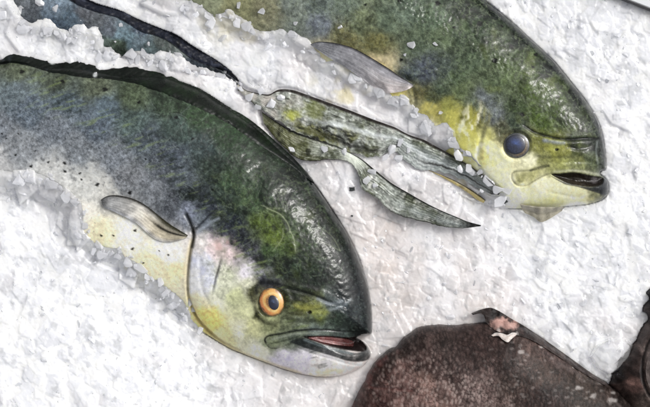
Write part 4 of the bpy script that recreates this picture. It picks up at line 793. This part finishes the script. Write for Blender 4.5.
# small dark scraps on the ice
def scrap(x, y, r, label, seed):
    rr = random.Random(seed); P = [(x+r*rr.uniform(.6, 1.2)*math.cos(a), y+.7*r*rr.uniform(.6, 1.2)*math.sin(a)) for a in [k*.785 for k in range(8)]]
    ix = int((x-GX0)/GS); iy = int((y-GY0)/GS); z = Hs[iy-2:iy+3, ix-2:ix+3].max(); bm = bmesh.new()
    lo = [bm.verts.new(((p[0]-x)*K, -(p[1]-y)*K, 0)) for p in P]; hi = [bm.verts.new(((p[0]-x)*K*.75, -(p[1]-y)*K*.75, (1+rr.random())*K)) for p in P]
    for i in range(8): bm.faces.new((lo[i], hi[i], hi[(i+1) % 8], lo[(i+1) % 8]))
    bm.faces.new(lo[::-1]); bm.faces.new(hi); bmesh.ops.recalc_face_normals(bm, faces=bm.faces)
    me = bpy.data.meshes.new('fin_scrap'); bm.to_mesh(me); bm.free()
    ca_ = me.color_attributes.new('Col', 'FLOAT_COLOR', 'POINT'); c = lin((62,66,66)); ca_.data.foreach_set('color', np.tile(np.r_[c, 1], len(me.vertices)).astype(np.float32)); me.materials.append(M_brown)
    o = bpy.data.objects.new('fin_scrap', me); COL.objects.link(o); o.location = W(x, y, z+.3); tag(o, label, 'fish scrap', 'dark scraps on the ice')
scrap(352, 189, 4, 'dark grey scrap on the ice left of the lower tail lobe', 1)
scrap(503, 202, 3.4, 'dark scrap of fin on the ice just right of the upper tail tip', 2)
scrap(352, 216, 1.6, 'tiny grey fleck on the ice beside the big fish forehead', 3)

# ================================================================== tray under the ice
def slab(name, x0, y0, x1, y1, z0, z1, mat, kind=None):
    bm = bmesh.new(); bmesh.ops.create_cube(bm, size=1)
    for v in bm.verts: v.co = Vector(W(x0+(x1-x0)*(v.co.x+.5), y0+(y1-y0)*(v.co.y+.5), z0+(z1-z0)*(v.co.z+.5)))
    bmesh.ops.bevel(bm, geom=list(bm.edges), offset=.002, segments=2, affect='EDGES'); bmesh.ops.recalc_face_normals(bm, faces=bm.faces)
    me = bpy.data.meshes.new(name); bm.to_mesh(me); bm.free(); me.materials.append(mat); o = bpy.data.objects.new(name, me); COL.objects.link(o)
    if kind: o['kind'] = kind
    return o
M_tray = bpy.data.materials.new('tray_steel'); M_tray.use_nodes = True; b = M_tray.node_tree.nodes['Principled BSDF']
b.inputs['Base Color'].default_value = (.55, .56, .57, 1); b.inputs['Metallic'].default_value = .9; b.inputs['Roughness'].default_value = .35
nt = M_tray.node_tree; nn = nt.nodes.new('ShaderNodeTexNoise'); nn.inputs['Scale'].default_value = 60; mr = nt.nodes.new('ShaderNodeMapRange'); mr.inputs[3].default_value = .25; mr.inputs[4].default_value = .5; nt.links.new(nn.outputs[0], mr.inputs[0]); nt.links.new(mr.outputs[0], b.inputs['Roughness'])
slab('display_counter', -900, -700, 1550, 1100, -60, -30, M_tray, 'structure')
# rim of the tray crossing the top right corner: a pale rail with a dark rubber strip
M_rail = bpy.data.materials.new('white_plastic'); M_rail.use_nodes = True; b = M_rail.node_tree.nodes['Principled BSDF']; b.inputs['Base Color'].default_value = (.72, .74, .76, 1); b.inputs['Roughness'].default_value = .3
nt = M_rail.node_tree; nn = nt.nodes.new('ShaderNodeTexNoise'); nn.inputs['Scale'].default_value = 90; mr = nt.nodes.new('ShaderNodeMapRange'); mr.inputs[3].default_value = .22; mr.inputs[4].default_value = .42; nt.links.new(nn.outputs[0], mr.inputs[0]); nt.links.new(mr.outputs[0], b.inputs['Roughness'])
M_rub = bpy.data.materials.new('dark_rubber'); M_rub.use_nodes = True; b = M_rub.node_tree.nodes['Principled BSDF']; b.inputs['Base Color'].default_value = (.06, .06, .065, 1); b.inputs['Roughness'].default_value = .5
nt = M_rub.node_tree; nn = nt.nodes.new('ShaderNodeTexNoise'); nn.inputs['Scale'].default_value = 200; bp = nt.nodes.new('ShaderNodeBump'); bp.inputs['Strength'].default_value = .3; nt.links.new(nn.outputs[0], bp.inputs['Height']); nt.links.new(bp.outputs[0], b.inputs['Normal'])
rail = bpy.data.objects.new('tray_rail', None); COL.objects.link(rail); rail.location = W(634, 5, 0); rail.rotation_euler = (0, 0, -math.atan2(12, 31))
tag(rail, 'pale tray rail with a thin dark strip crossing the top right corner', 'tray rail')
def rail_box(name, x0, x1, y0, y1, z0, z1, mat):
    bm = bmesh.new(); bmesh.ops.create_cube(bm, size=1)
    for v in bm.verts: v.co = Vector(((x0+(x1-x0)*(v.co.x+.5))*K, (y0+(y1-y0)*(v.co.y+.5))*K, (z0+(z1-z0)*(v.co.z+.5))*K))
    bmesh.ops.bevel(bm, geom=list(bm.edges), offset=.0006, segments=2, affect='EDGES')
    me = bpy.data.meshes.new(name); bm.to_mesh(me); bm.free(); me.materials.append(mat); o = bpy.data.objects.new(name, me); COL.objects.link(o); o.parent = rail
rail_box('rail', -220, 260, 1.0, 60, -30, 27, M_rail); rail_box('edge_strip', -220, 260, -.9, .8, -30, 28, M_rub)
